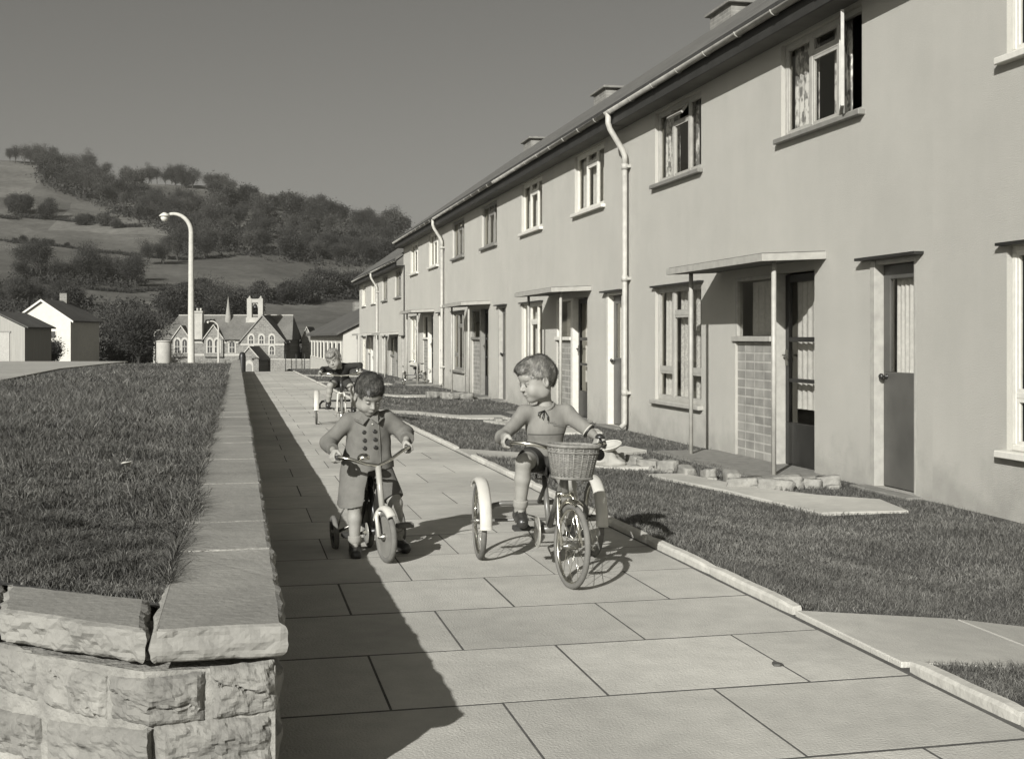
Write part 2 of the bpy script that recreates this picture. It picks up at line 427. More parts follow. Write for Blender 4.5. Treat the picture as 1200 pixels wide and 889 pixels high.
# grass blades, as plain geometry
def blades(name, pts, hgt, wid, lean, m, seg=2, clump=None):
    n=len(pts); P=np.asarray(pts,dtype=np.float32)
    h=hgt*(.55+.9*rng.random(n)); 
    if clump is not None: h*=clump
    a=rng.random(n)*2*np.pi; w=wid*(.6+.8*rng.random(n))
    la=rng.random(n)*2*np.pi; ll=lean*h*(.3+rng.random(n))
    ux,uy=np.cos(a)*w/2,np.sin(a)*w/2
    tx,ty=np.cos(la)*ll,np.sin(la)*ll
    if seg==2:
        V=np.zeros((n,5,3),np.float32)
        V[:,0]=np.stack([P[:,0]-ux,P[:,1]-uy,P[:,2]],1); V[:,1]=np.stack([P[:,0]+ux,P[:,1]+uy,P[:,2]],1)
        mx,my,mz=P[:,0]+tx*.35,P[:,1]+ty*.35,P[:,2]+h*.6
        V[:,2]=np.stack([mx+ux*.7,my+uy*.7,mz],1); V[:,3]=np.stack([mx-ux*.7,my-uy*.7,mz],1)
        V[:,4]=np.stack([P[:,0]+tx,P[:,1]+ty,P[:,2]+h*np.clip(1-.25*lean,.3,1)],1)
        b=np.arange(n)[:,None]*5
        F=np.concatenate([b+np.array([[0,1,2]]),b+np.array([[0,2,3]]),b+np.array([[3,2,4]])],0)
    else:
        V=np.zeros((n,3,3),np.float32)
        V[:,0]=np.stack([P[:,0]-ux,P[:,1]-uy,P[:,2]],1); V[:,1]=np.stack([P[:,0]+ux,P[:,1]+uy,P[:,2]],1)
        V[:,2]=np.stack([P[:,0]+tx,P[:,1]+ty,P[:,2]+h],1)
        F=np.arange(n)[:,None]*3+np.array([[0,1,2]])
    return V.reshape(-1,3),F
def vnoise(x,y,sc,seed=0):
    r=np.random.default_rng(seed); out=0; amp=1
    for o in range(3):
        for k in range(4):
            t=r.random()*6.28; ph=r.random()*6.28; f=sc*(2**o)*(.7+.6*r.random())
            out=out+amp*np.sin(x*f*np.cos(t)+y*f*np.sin(t)+ph)
        amp*=.6
    return out/4
def scatter(n, d0, d1, inside, zf, pw=1.0):
    # denser near the viewer, thinning with distance
    u=rng.random(n*3); d=d0*(d1/d0)**(u**pw); b=rng.uniform(-.62,.62,n*3)
    X=b*d*CS+d*SN; Y=-b*d*SN+d*CS
    k=inside(X,Y); X,Y=X[k][:n],Y[k][:n]
    return X,Y,zf(X,Y)
def merge(L):
    V=[];F=[];o=0
    for v,f in L: V.append(v);F.append(f+o);o+=len(v)
    return np.concatenate(V),np.concatenate(F)
def bank_in(X,Y):
    edge=-.165+.035*vnoise(X*0,Y,9,3)
    fy=np.where(X<-.19,2.82+(-.19-X)*.85,2.80)+.43+.02*vnoise(X,Y*0,14,5)
    rd=np.ones_like(X,dtype=bool)
    for (xa,ya),(xb,yb) in zip(pts,pts[1:]):       # right-hand side of the road edge
        pass
    # road edge: keep points nearer than the polyline
    ux,uy=pts[0]; vx,vy=pts[2]
    side=(vx-ux)*(Y-uy)-(vy-uy)*(X-ux)
    return (X<edge)&(Y>fy)&(side>-.1)&(Y<44)
L=[]
for n,d0,d1,h,w,s in ((110000,2.7,4.6,.050,.0022,2),(90000,4.2,9,.056,.0038,2),(75000,8.5,20,.055,.009,1),(45000,19,46,.06,.018,1)):
    X,Y,Z=scatter(n,d0,d1,bank_in,lambda x,y:.450-.005*y)
    cl=.35+.95*np.clip(vnoise(X,Y,8,11)*.9+.45,0,1.4)*(.8+.4*np.clip(vnoise(X,Y,22,13)+.5,0,1.3))
    L.append(blades('g',np.stack([X,Y,Z],1),h,w,1.1,None,s,cl))
# stragglers leaning over the coping
n=4200; Y=3.35+rng.random(n)**1.4*22; X=-.185+.045*rng.random(n)**2.2*np.clip(.6+vnoise(Y,Y*0,7,31),0,1.6); Z=.478-.005*Y
L.append(blades('g',np.stack([X,Y,Z],1),.055,.0026,1.9,None,2))
def emit(name,L,m,**k):
    # all triangle lists
    V,F=merge(L); o=npobj(name,V,F,m); return tag(o,kind='stuff',**k)
emit('grass',L,M['blade'],label='rough tufted grass covering the raised bank behind the wall',cat='grass')
def lawn_in(X,Y):
    ok=(X>2.315)&(X<5.50)&(Y<56)
    for yc in SP:
        xe=4.46 if yc>5 else 5.2
        ok&=~((abs(Y-yc)<.405+.015*vnoise(X,Y*0,9,2))&(X<xe))
    # keep the curved slabs and porch slabs clear
    for k in range(7):
        yy=7.95*k
        ok&=~((X>4.85)&(Y>10.45+yy-7.95)&(Y<13.5+yy-7.95))
    for q in (0,7.95):
        Yq=Y-q
        up=np.interp(Yq,[8.4,9.0,9.36,10.0,11.14],[5.0,5.13,4.77,4.44,4.23]); lo=np.interp(Yq,[8.41,9.83,11.17],[4.29,4.13,3.86])
        ok&=~((Yq>8.38)&(Yq<11.17)&(X>lo)&(X<up))
    return ok
def lzv(X,Y):
    t=np.clip((X-2.28)/1.7,0,1); t=t*t*(3-2*t); far=-.22-.0015*np.clip(Y-12,0,None)
    return -.005*Y*(1-t)+far*t-.004
L=[]
for n,d0,d1,h,w,s in ((90000,3.8,6.5,.036,.0022,2),(110000,6.2,12,.038,.004,2),(80000,11.5,24,.042,.009,1),(50000,23,58,.05,.018,1)):
    X,Y,Z=scatter(n,d0,d1,lawn_in,lzv)
    cl=.6+.45*np.clip(vnoise(X,Y,4,21)*.7+.5,0,1.3)
    L.append(blades('g',np.stack([X,Y,Z],1),h,w,.9,None,s,cl))
n=6000; Y=3.9+rng.random(n)**1.6*24; X=2.300+.02*rng.random(n); ok=np.ones(n,bool)
for yc in SP: ok&=abs(Y-yc)>.42
X,Y=X[ok],Y[ok]; L.append(blades('g',np.stack([X,Y,-.005*Y+.02],1),.045,.0026,1.5,None,2))
emit('grass',L,M['blade2'],label='mown lawn grass between the path and the terrace',cat='grass')

X,Y=cw((912-600)/1420*4.22,4.22); mb=MB(); mb.extr([(X-.02,Y-.008,.0),(X-.004,Y-.02,.0),(X+.018,Y-.006,.0),(X+.022,Y+.02,.0),(X+.0,Y+.034,.0),(X-.016,Y+.018,.0)],(.001,.001,.006)); mb.v=[(x,y,z-SL*y+.004*math.sin(x*90)) for x,y,z in mb.v]
tag(mb.build('dead_leaf',M['shorts0'] if 'shorts0' in M else mat('dead_leaf',.05,.09,30,.8)),'single dark dead leaf on the sunny slabs in the foreground','leaf')
M['lace2']=mat('net_curtain',.38,.62,30,.9,contrast=2)
# ------------------------------------------------------------------ retaining wall
def rock_patch(mb, o, u, n, w, h, z0, gu, gv, depth=.022, seed=0.):
    # one roughly squared stone face: o = lower corner on wall plane, u along wall, n outward
    o=Vector(o); u=Vector(u); n=Vector(n); b=len(mb.v)
    ja=[random.uniform(-.006,.006) for _ in range(4)]
    fa,fb,fc=random.uniform(-1,1),random.uniform(-1.2,1.2),random.uniform(.2,.8); cr=random.uniform(.25,.75); cs=random.uniform(-.9,.9)
    for j in range(gv+1):
        for i in range(gu+1):
            a,c=i/gu,j/gv
            e=min(a,1-a)*w; f=min(c,1-c)*h; ed=min(e,f)*(1+.5*fbm(a*w*40+seed,c*h*40,3))
            prof=min(1,ed/.018)
            x=a*w+(ja[0] if a<.5 else ja[1])*abs(2*a-1)+.004*fbm(a*w*30+seed,c*h*30,1)
            z=c*h+(ja[2] if c<.5 else ja[3])*abs(2*c-1)+.004*fbm(a*w*30,c*h*30+seed,5)
            # broken facets
            fac=abs((a-fc)*fa*2+(c-.5)*fb)
            crk=abs(c-cr-cs*(a-.5)+.12*noise.noise(Vector((a*4+seed,seed,1)))); out=prof**.6*(depth*(.35+.5*(1-fac))*.8-(.010*max(0,1-crk/.05) if cs>-.3 else 0)+(.006 if c>cr+cs*(a-.5) else 0))+ (prof*(.020*abs(noise.noise(Vector((x*11+seed,z*19,seed)))) + .006*fbm(x*45,z*60,seed)))
            mb.v.append(tuple(o+u*x+n*(out-.004)+Vector((0,0,z0+z))))
    for j in range(gv):
        for i in range(gu):
            q=b+j*(gu+1)+i; mb.f.append((q,q+1,q+gu+2,q+gu+1)); mb.sm.append(False)
rw = empty('retaining_wall', (0,2.8,0), label='low sandstone retaining wall with flat coping along the left of the path', cat='wall')
def off(mb):                                  # world -> local of rw
    mb.v=[(x,y-2.8,z) for x,y,z in mb.v]; return mb
core=MB(); ZT=.372
core.prism([(.085,2.825),(.085,50.4),(-.17,50.4),(-.17,2.99),(-1.12,3.95),(-1.3,3.75),(-.205,2.835)], -.6, ZT)
core.prism([(.03,2.90),(.03,50.3),(-.12,50.3),(-.12,3.05),(-1.1,3.99),(-1.25,3.85),(-.2,2.93)], .3, .42)
off(core); 
for i,(x,y,z) in enumerate(core.v): core.v[i]=(x,y,z-(SL*(y)) if z>0 else z)
core.build('mortar_core', M['mortar'], rw)
def quoin(mb):
    pass
st=MB()
# end face to the viewer, stone by stone: (x from the corner leftwards, width, z0, height)
n1=Vector((0,-1,0)); 
rows=[(.252,.124,[.150,.245,.22,.26,.3]),(.122,.125,[.27,.33,.22,.3]),(.0,.115,[.17,.30,.26,.2,.25]),(-.13,.12,[.3,.2,.3,.25])]
Ldir=Vector((-.307,.26,0)).normalized(); Nn=Vector((-Ldir.y*1,Ldir.x,0)); Nn=Vector((-.26,-.307,0)).normalized()
def along(t):                                # point on the end wall at distance t from the corner
    if t<.285: return Vector((.087-t,2.823,0)), n1, Vector((-1,0,0))
    return Vector((-.198,2.832,0))+Ldir*(t-.285), Nn, Ldir
for z0,h,ws in rows:
    t=.0
    for k,w in enumerate(ws):
        # a stone that crosses the bend follows it
        b=len(st.v); gu,gv=34,18
        rock_patch(st,(0,0,0),(1,0,0),(0,1,0),w-.008,h-.007,z0+.0035,gu,gv,seed=z0*7+k*3.1)
        for i in range(b,len(st.v)):
            x,y,z=st.v[i]; p,nn,uu=along(t+.006+x+.006*fbm(z*9,t*5,2)); y+=.0; z=z+.012*math.sin((t+x)*6+z0*9)
            q=p+nn*y; st.v[i]=(q.x,q.y,z)
        # outward faces: reverse winding
        t+=w
# face along the path
y=2.83
for z0,h in ((.255,.130),(.122,.125),(.0,.115),(-.12,.115)):
    y=2.835
    while y<50.2:
        w=random.uniform(.16,.38); near=y<7
        rock_patch(st,(.085,y+.006,0),(0,1,0),(1,0,0),w-.018,h-.016,z0+.008-SL*y,8 if near else 2,5 if near else 2,.018,seed=y)
        y+=w
off(st); st.build('stonework', M['stone'], rw)
def coping(poly, ztop, th, seed, rough=.006, dz=0):
    P=[]; k=len(poly)
    for i in range(k):
        a=Vector(poly[i]+(0,)); b=Vector(poly[(i+1)%k]+(0,)); n=max(2,int((b-a).length/(.011 if seed<4 or seed>30 else .03)))
        if n>60: n=60
        for j in range(n): P.append(a.lerp(b,j/n))
    c=sum(P,Vector())/len(P); mb=MB(); N=len(P); prof=[(-.012,0),(-.004,-.06),(-.001,-.14),(.001,-.25),(.002,-.38),(.002,-.5),(.002,-.62),(.001,-.74),(-.001,-.85),(-.006,-.94),(-.013,-1)]
    for r_i,(o,zz) in enumerate(prof):
        for i,p in enumerate(P):
            d=(p-c); t=(P[(i+1)%N]-P[i-1]); nn=Vector((t.y,-t.x,0)).normalized()
            if nn.dot(d)<0: nn=-nn
            q=p+nn*(o+rough*2.2*fbm(p.x*10+seed,p.y*10,zz*1.6+seed)*(0.3 if r_i==0 else 1.)+ (rough*1.6*abs(noise.noise(Vector((p.x*16+seed,p.y*16,zz*2.6)))) + rough*.5*fbm(p.x*60,p.y*60,zz*5) if r_i else 0))
            mb.v.append((q.x,q.y-2.8,ztop+zz*th-SL*p.y+(.0015*fbm(p.x*12,p.y*12,seed) if r_i==0 else 0)))
    mb.f.append(tuple(range(N))); mb.sm.append(False)
    for r_i in range(len(prof)-1):
        for i in range(N):
            j=(i+1)%N; mb.f.append((r_i*N+i,(r_i+1)*N+i,(r_i+1)*N+j,r_i*N+j)); mb.sm.append(False)
    mb.f.append(tuple((len(prof)-1)*N+i for i in reversed(range(N)))); mb.sm.append(False)
    o=mb.build('coping_stone', M['coping'], rw)
    tri=o.modifiers.new('t','TRIANGULATE')
    return o
ys=[2.80,3.86,4.47,5.70,6.9,8.05,8.6,9.7,10.9,11.7,12.9,14.1]
while ys[-1]<49.6: ys.append(ys[-1]+random.uniform(.8,1.3))
for i,(a,b) in enumerate(zip(ys,ys[1:])):
    w=random.uniform(-.004,.004)
    coping([(.107+w,a+.005),(.107+w,b-.005),(-.186+w,b-.005),(-.186+w,a+.005)],.484,.075,a,rough=.0045 if a<3.5 else .0035)
coping([(-.203,2.845),(-.215,3.19),(-.575,3.505),(-.545,3.14)][:0]+[(-.205,2.845),(-.222,3.19),(-.60,3.47),(-.56,3.145)],.478,.078,33.,rough=.009)
coping([(-.575,3.16),(-.612,3.485),(-1.15,3.93),(-1.2,3.70)],.478,.078,37.,rough=.008)
jm=MB()
for y in ys[1:-1]: jm.box((-.178,y-.0055-2.8,.41-SL*y),(.098,y+.0055-2.8,.4855-SL*y))
jm.build('mortar_joint', M['mortar'], rw)
# a scrap of paper on the bank
X,Y=cw(*( (147-600)/1420*6.1, 6.1)); 
mb=MB(); mb.extr([(X-.02,Y-.02,.49),(X+.03,Y-.01,.50),(X+.02,Y+.03,.47),(X-.015,Y+.02,.495)],(0,0,.002)); mb.extr([(X-.0,Y-.01,.50),(X+.01,Y-.015,.515),(X+.005,Y+.02,.512)],(.002,0,.002))
tag(mb.build('paper_scrap', mat('paper',.6,.65)), 'small white scrap of paper lying in the grass on the bank', 'litter')

# ------------------------------------------------------------------ terraced houses (local frame: x into the house, y along the row, z up)
WX=5.55; P=7.95
def wall_face(mb, ya, yb, za, zb, holes, rev=.11):
    Ys=sorted({ya,yb,*[h[0] for h in holes],*[h[1] for h in holes]}); Zs=sorted({za,zb,*[h[2] for h in holes],*[h[3] for h in holes]})
    def inh(y,z): return any(h[0]<y<h[1] and h[2]<z<h[3] for h in holes)
    for y0,y1 in zip(Ys,Ys[1:]):
        for z0,z1 in zip(Zs,Zs[1:]):
            if not inh((y0+y1)/2,(z0+z1)/2): mb.quad((0,y0,z0),(0,y0,z1),(0,y1,z1),(0,y1,z0))
    for h in holes:
        r=h[4] if len(h)>4 else rev; y0,y1,z0,z1=h[:4]
        mb.quad((0,y0,z0),(r,y0,z0),(r,y0,z1),(0,y0,z1)); mb.quad((0,y1,z0),(0,y1,z1),(r,y1,z1),(r,y1,z0))
        mb.quad((0,y0,z1),(r,y0,z1),(r,y1,z1),(0,y1,z1)); mb.quad((0,y0,z0),(0,y1,z0),(r,y1,z0),(r,y0,z0))
def wavy(name, y0, y1, z0, z1, x, m, parent, folds=7, amp=.018, ph=0):
    V=[];n=folds*6
    for j,z in enumerate((z1,(z0+z1)/2,z0)):
        for i in range(n+1):
            t=i/n; V.append((x+amp*math.sin(t*folds*2*math.pi+ph+.4*math.sin(7*t))*(.6+.4*j/2), y0+(y1-y0)*t, z))
    F=[(j*(n+1)+i,j*(n+1)+i+1,(j+1)*(n+1)+i+1,(j+1)*(n+1)+i) for j in range(2) for i in range(n)]
    return npobj(name,V,F,m,parent,smooth=True)
def window(house, y0, y1, z0, z1, fm, sillm, style, cur=1, lab=None):
    # style 'ground': three lights with hoppers; 'upper': casement, vent light, casement
    f=MB(); b=.045; X0,X1=.045,.10; w=(y1-y0)
    c=[y0+b, y0+b+(w-2*b)*.30, y0+b+(w-2*b)*.66, y1-b]   # y increases away: first light is the nearest
    f.box((X0,y0,z0),(X1,y1,z0+b)).box((X0,y0,z1-b),(X1,y1,z1)).box((X0,y0,z0+b),(X1,y0+b,z1-b)).box((X0,y1-b,z0+b),(X1,y1,z1-b))
    f.box((X0,c[1]-.025,z0+b),(X1,c[1]+.025,z1-b)).box((X0,c[2]-.025,z0+b),(X1,c[2]+.025,z1-b))
    zl=z0+(z1-z0)*.27; zv=z1-(z1-z0)*.24
    if style=='ground':
        f.box((X0+.003,y0+b,zl-.022),(X1-.003,c[1]-.025,zl+.022)).box((X0+.003,c[2]+.025,zl-.022),(X1-.003,y1-b,zl+.022))
    f.box((X0+.003,c[1]+.025,zv-.022),(X1-.003,c[2]-.025,zv+.022))
    wd=f.build('window', fm, house, bevel=.004)
    if lab: wd['label']=lab
    # panes and sashes
    def sash(ya,yb,za,zb,openy=0,vent=0):
        s=MB(); t=.028; q=MB()
        s.box((0,0,0),(.03,yb-ya,t)).box((0,0,zb-za-t),(.03,yb-ya,zb-za)).box((0,0,t),(.03,t,zb-za-t)).box((0,yb-ya-t,t),(.03,yb-ya,zb-za-t))
        q.quad((.014,t,t),(.014,t,zb-za-t),(.014,yb-ya-t,zb-za-t),(.014,yb-ya-t,t))
        for k_,(mm,nm,mt) in enumerate(((s,'casement',fm),(q,'pane',M['glass']))):
            if k_==0 and not(openy or vent): 
                pass
            o=mm.build(nm,mt,wd); o.location=(X0+.006,ya,za)
            if openy: o.location=(X0-.01,yb,za); o.rotation_euler.z=openy; 
            if openy:
                o.data.transform(Matrix.Translation((0,-(yb-ya),0)))
            if vent: o.data.transform(Matrix.Translation((0,0,-(zb-za)))); o.location=(X0-.005,ya,zb); o.rotation_euler.y=vent
    op=style=='open'
    if style=='ground':
        sash(y0+b,c[1]-.025,zl+.022,z1-b); sash(y0+b,c[1]-.025,z0+b,zl-.022)
        sash(c[2]+.025,y1-b,zl+.022,z1-b); sash(c[2]+.025,y1-b,z0+b,zl-.022)
    else:
        sash(y0+b,c[1]-.025,z0+b,z1-b,openy=(-R(26) if op else 0)); sash(c[2]+.025,y1-b,z0+b,z1-b)
    sash(c[1]+.025,c[2]-.025,zv+.022,z1-b,vent=(R(38) if style=='vent' else 0)); sash(c[1]+.025,c[2]-.025,z0+b,zv-.022)
    s=MB(); s.box((-.07,y0-.06,z0-.055),(X0+.01,y1+.06,z0-.002)); s.build('window_sill', sillm, wd, bevel=.006)
    # curtains hang just inside
    X=.15
    if cur==1:
        wavy('curtain',c[2]+.10,y1-.03,z0+.02,z1-.02,X,M['curtain'],wd,4); wavy('curtain',c[1]-.10,c[2]+.02,z0+.02,z1-.02,X+.01,M['curtain'] if style!='ground' else M['lace2'],wd,5)
    elif cur==2:
        wavy('curtain',c[2]+.02,y1-.02,z0+.02,z1-.02,X,M['lace'],wd,5); wavy('curtain',c[1]-.06,c[1]+.30,z0+.02,z1-.02,X+.01,M['lace'],wd,3); wavy('curtain',y0+.0,y0+.17,z0+.02,z1-.02,X,M['lace'],wd,2)
    elif cur==3:
        wavy('curtain',y0+.02,y1-.02,z0+.02,z1-.02,X,M['curtain'],wd,12,.012)
    return wd
def house(k, labhouse, zo=0, paint='grey', detail=True, ya=-6.75, yb=1.2, styles=('upper','upper'), curs=(1,1,1)):
    y0=15.66+P*k+(.22 if k==-1 else 0); Z0=-.22+zo
    hs=empty('terraced_house',(WX,y0,Z0),label=labhouse,cat='house',group='pale rendered terraced houses along the lawn')
    fm={'grey':M['cream'],'white':M['white'],'dark':M['greyp']}[paint]; sm={'grey':M['greyp'],'white':M['white'],'dark':M['greyp']}[paint]
    ZW=4.46
    holes=[(-1.68,0,.51,2.02),(-1.68,0,3.42,4.39),(-5.6,-3.92,3.42,4.39),(-3.76,-2.72,.0,2.02,.10),(-4.67,-3.76,.0,2.02,.14),(-6.50,-5.76,.02,2.03,.12)]
    mb=MB(); wall_face(mb,ya,yb,-1.2,ZW,holes)
    mb.quad((0,ya,-1.2),(7.5,ya,-1.2),(7.5,ya,ZW),(3.75,ya,7.40),(0,ya,ZW)); mb.quad((0,yb,-1.2),(0,yb,ZW),(3.75,yb,7.40),(7.5,yb,ZW),(7.5,yb,-1.2))
    mb.quad((7.5,ya,-1.2),(7.5,yb,-1.2),(7.5,yb,ZW),(7.5,ya,ZW))
    w=mb.build('wall',M['render'],hs)
    # roof with eaves
    e0,er,zr=-.27,3.75,7.54; ze=4.69; mb=MB()
    yA,yB=ya-(0 if detail!='first' else .2),yb+(.22 if detail=='last' else 0)
    if detail=='single': yA-=.0
    th=.09
    mb.extr([(e0-.04,yA,ze),(er,yA,zr),(er,yB,zr),(e0-.04,yB,ze)],(0,0,-th)); mb.extr([(er,yA,zr),(7.95,yA,ze),(7.95,yB,ze),(er,yB,zr)],(0,0,-th))
    rf=mb.build('roof',M['tile'],hs)
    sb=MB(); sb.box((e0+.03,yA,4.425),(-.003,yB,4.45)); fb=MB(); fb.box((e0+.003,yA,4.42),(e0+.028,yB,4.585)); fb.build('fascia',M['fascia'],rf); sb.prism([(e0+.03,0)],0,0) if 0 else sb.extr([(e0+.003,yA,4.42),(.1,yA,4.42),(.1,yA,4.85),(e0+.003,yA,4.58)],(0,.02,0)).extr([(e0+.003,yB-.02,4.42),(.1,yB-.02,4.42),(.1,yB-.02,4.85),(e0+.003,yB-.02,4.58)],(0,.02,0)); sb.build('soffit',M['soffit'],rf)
    # gutter: half-round with brackets and joints
    gt=MB(); n=7; A=[]
    gx,gz=e0-.052,4.61
    for s_,rr in ((0,.046),(1,.039)):
        for i in range(n+1):
            a=math.pi+math.pi*i/n; A.append((s_,gx+rr*math.cos(a),gz+rr*math.sin(a)))
    b=len(gt.v); prof=[(x,z) for s_,x,z in A if s_==0]+[(x,z) for s_,x,z in reversed(A) if s_==1]
    gt.v+=[(x,yA,z) for x,z in prof]+[(x,yB,z) for x,z in prof]; q=len(prof)
    for i in range(q):
        j=(i+1)%q; gt.f.append((b+i,b+j,b+q+j,b+q+i)); gt.sm.append(True)
    gt.f+= [tuple(b+i for i in range(q)),tuple(b+q+i for i in reversed(range(q)))]; gt.sm+=[False]*2
    yy=yA+.5
    while yy<yB:
        pts=[(gx+.051*math.cos(math.pi+math.pi*i/8),yy,gz+.051*math.sin(math.pi+math.pi*i/8)) for i in range(9)]
        gt.tube(pts,.009,5); yy+=.9
    gt.build('gutter',mat('gutter_paint%d'%0,.42,.56,5,.5,.001,50) if 'gut' not in M else M['gut'],rf)
    if k>=-9:
        ch=MB(); cy=-1.8; ch.box((er-.25,cy-.52,6.6),(er+.25,cy+.52,7.63)); c_=ch.build('chimney',M['chim'],rf)
        cp=MB(); cp.box((er-.33,cy-.62,7.63),(er+.33,cy+.62,7.69)); cp.build('chimney_cap',M['step'],rf,bevel=.01)
        for q_ in (-.28,.28):
            pt=MB(); pt.lathe([(.09,0),(.085,.03),(.10,.035),(.10,.055),(.07,.055),(.065,.01)],(er,cy+q_,7.69),12); pt.build('chimney_pot',M['chim'],rf)
    window(hs,-1.68,0,.51,2.02,fm,fm,'ground',curs[0])
    window(hs,-1.68,0,3.42,4.39,fm,sm,styles[0],curs[1]); window(hs,-5.6,-3.92,3.42,4.39,fm,sm,styles[1],curs[2])
    hd=MB().box((-.06,-1.76,2.022),(.02,.06,2.045)); hd.build('drip_board',M['darkp'],hs); hd=MB().box((-.09,-6.62,2.035),(.03,-5.62,2.06)); hd.build('drip_board',M['darkp'],hs)
    # porch window over brick panel
    pb=MB(); pb.box((.03,-3.755,.0),(.095,-2.72,1.30)); pb.build('brick_panel',M['brickp'],hs)
    f=MB(); X0,X1=.0,.075; y1,y2=-3.70,-2.72
    f.box((-.03,y1-.0,1.302),(X1,y2+.05,1.36)).box((X0,y1,1.98),(X1,y2,2.02)).box((X0,y2-.05,1.36),(X1,y2,1.98))
    pw=f.build('porch_window',fm,hs,bevel=.004); q=MB(); q.quad((.037,y1,1.36),(.037,y1,1.98),(.037,y2-.05,1.98),(.037,y2-.05,1.36)); q.build('pane',M['glass'],pw)
    wavy('curtain',y1+.05,y2-.08,1.37,1.97,.18,M['curtain'],pw,5)
    # front door, set back, glazed in three lights
    pf=MB(); pf.box((-.012,-3.83,0),(.13,-3.702,2.02)); pf.build('door_frame',fm,hs,bevel=.004)
    dr=MB(); a,b_=-4.65,-3.83; X0,X1=.09,.13
    dr.box((X0,a,.02),(X1,b_,.46)).box((X0,a,.46),(X1,a+.08,2.0)).box((X0,b_-.09,.46),(X1,b_,2.0)).box((X0,a+.08,1.92),(X1,b_-.09,2.0)).box((X0,a+.08,1.30),(X1,b_-.09,1.35)).box((X0,a+.08,.88),(X1,b_-.09,.92))
    d=dr.build('front_door',M['darkp'],hs,bevel=.004); q=MB(); q.quad((.11,a+.08,.46),(.11,a+.08,1.92),(.11,b_-.09,1.92),(.11,b_-.09,.46)); q.build('pane',M['glass'],d)
    h=MB(); h.box((.07,b_-.07,1.05),(.09,b_-.035,1.22)).tube([(.08,b_-.05,1.16),(.04,b_-.05,1.16),(.04,b_-.14,1.15)],.011,6); h.build('handle',M['dullm'],d)
    wavy('curtain',a+.05,b_-.06,.60,1.94,.20,M['curtain'],d,6,.012)
    # second door with a net curtain
    f=MB(); a,b_=-6.50,-5.76
    f.box((-.012,b_-.085,.02),(.115,b_+.0,2.03)).box((.0,a,.02),(.115,a+.035,2.03)).box((.0,a+.035,1.99),(.115,b_-.085,2.03)); f.build('door_frame',M['cream'] if paint!='white' else M['white'],hs,bevel=.004)
    dr=MB(); a2,b2=a+.037,b_-.087; X0,X1=.075,.112
    dr.box((X0,a2,.03),(X1,b2,1.04)).box((X0,a2,1.04),(X1,a2+.035,1.985)).box((X0,b2-.11,1.04),(X1,b2,1.985)).box((X0,a2+.035,1.86),(X1,b2-.11,1.985))
    d=dr.build('side_door',M['door'],hs,bevel=.004); q=MB(); q.quad((.09,a2+.035,1.04),(.09,a2+.035,1.86),(.09,b2-.11,1.86),(.09,b2-.11,1.04)); q.build('pane',M['glass'],d)
    h=MB(); h.lathe([(.0,0),(.024,.0),(.024,.006),(.010,.01),(.010,.035),(.026,.045),(.028,.06),(.018,.072),(0,.074)],n=14)
    h.v=[(.075-z,b2-.055+x,1.0+y) for x,y,z in h.v]; h.build('handle',M['black'],d)
    wavy('net_curtain',a2+.03,b2-.1,1.02,1.88,.15,M['curtain'],d,7,.012)
    s=MB(); s.box((-.16,a-.12,-.06),(.0,b_+.1,.02)); s.build('doorstep',M['step'],hs,bevel=.008)
    # canopy on two thin posts
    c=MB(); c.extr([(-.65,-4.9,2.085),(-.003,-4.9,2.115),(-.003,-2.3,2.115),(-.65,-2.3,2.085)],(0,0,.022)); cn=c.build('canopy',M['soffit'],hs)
    c=MB(); c.box((-.672,-4.92,2.075),(-.65,-2.28,2.145)); c.extr([(-.65,-4.92,2.075),(-.003,-4.92,2.105),(-.003,-4.92,2.175),(-.65,-4.92,2.145)],(0,.02,0)); c.extr([(-.65,-2.30,2.075),(-.003,-2.30,2.105),(-.003,-2.30,2.175),(-.65,-2.30,2.145)],(0,.02,0)); c.build('fascia',M['cream'],cn)
    c=MB(); c.extr([(-.649,-4.899,2.15),(-.003,-4.899,2.18),(-.003,-2.301,2.18),(-.649,-2.301,2.15)],(0,0,.006)); c.build('roofing_felt',M['step'],cn)
    for yy in (-4.75,-2.55):
        c=MB(); c.tube([(-.47,yy,-.02),(-.47,yy,2.09)],.024,10); c.build('canopy_post',M['cream'],hs)
    # porch slab, house drain
    s=MB(); s.box((-.78,-5.0,-.06),(.33,-2.1,.015)); s.build('porch_slab',M['step'],hs,bevel=.01)
    return hs
M['gut']=mat('gutter_paint',.20,.34,5,.5,.001,50)
def downpipe(k, dy, zo=0, lab=''):
    y=15.66+P*k+dy; Z0=-.22+zo
    d=empty('downpipe',(WX,y,Z0),label=lab,cat='downpipe',group='white rainwater pipes on the terrace front')
    m=MB(); m.tube([(-.325,0,4.60),(-.325,0,4.44),(-.30,0,4.36),(-.11,0,4.06),(-.075,0,3.97),(-.075,0,3.8)],.042,10); m.build('swan_neck',M['pipe'],d)
    m=MB(); m.tube([(-.075,0,3.86),(-.075,0,.16),(-.075,0,.10),(-.14,0,.04)],.038,10); m.build('pipe',M['pipe'],d)
    for z in (3.82,2.2,.55): m=MB(); m.tube([(-.075,0,z-.04),(-.075,0,z+.04)],.05,10).box((-.06,-.075,z-.02),(-.002,.075,z+.02)); m.build('bracket',M['pipe'],d)
HL=['nearest terraced house at the right edge, white window frames cut by the picture edge',
 'terraced house with the large near porch, brick panel and open upper casements',
 'house behind the boy in the jumper, white frames, porch left of the tall near downpipe',
 'third porch along the terrace, dark framed windows, between the tall downpipe and the middle one',
 'last house of the higher block, white frames, just beyond the middle downpipe',
 'first house of the lower block past the step in the roof, dark framed windows',
 'farthest house of the lower block, with white frames at the terrace end']
PT=['white','grey','white','dark','white','dark','white']
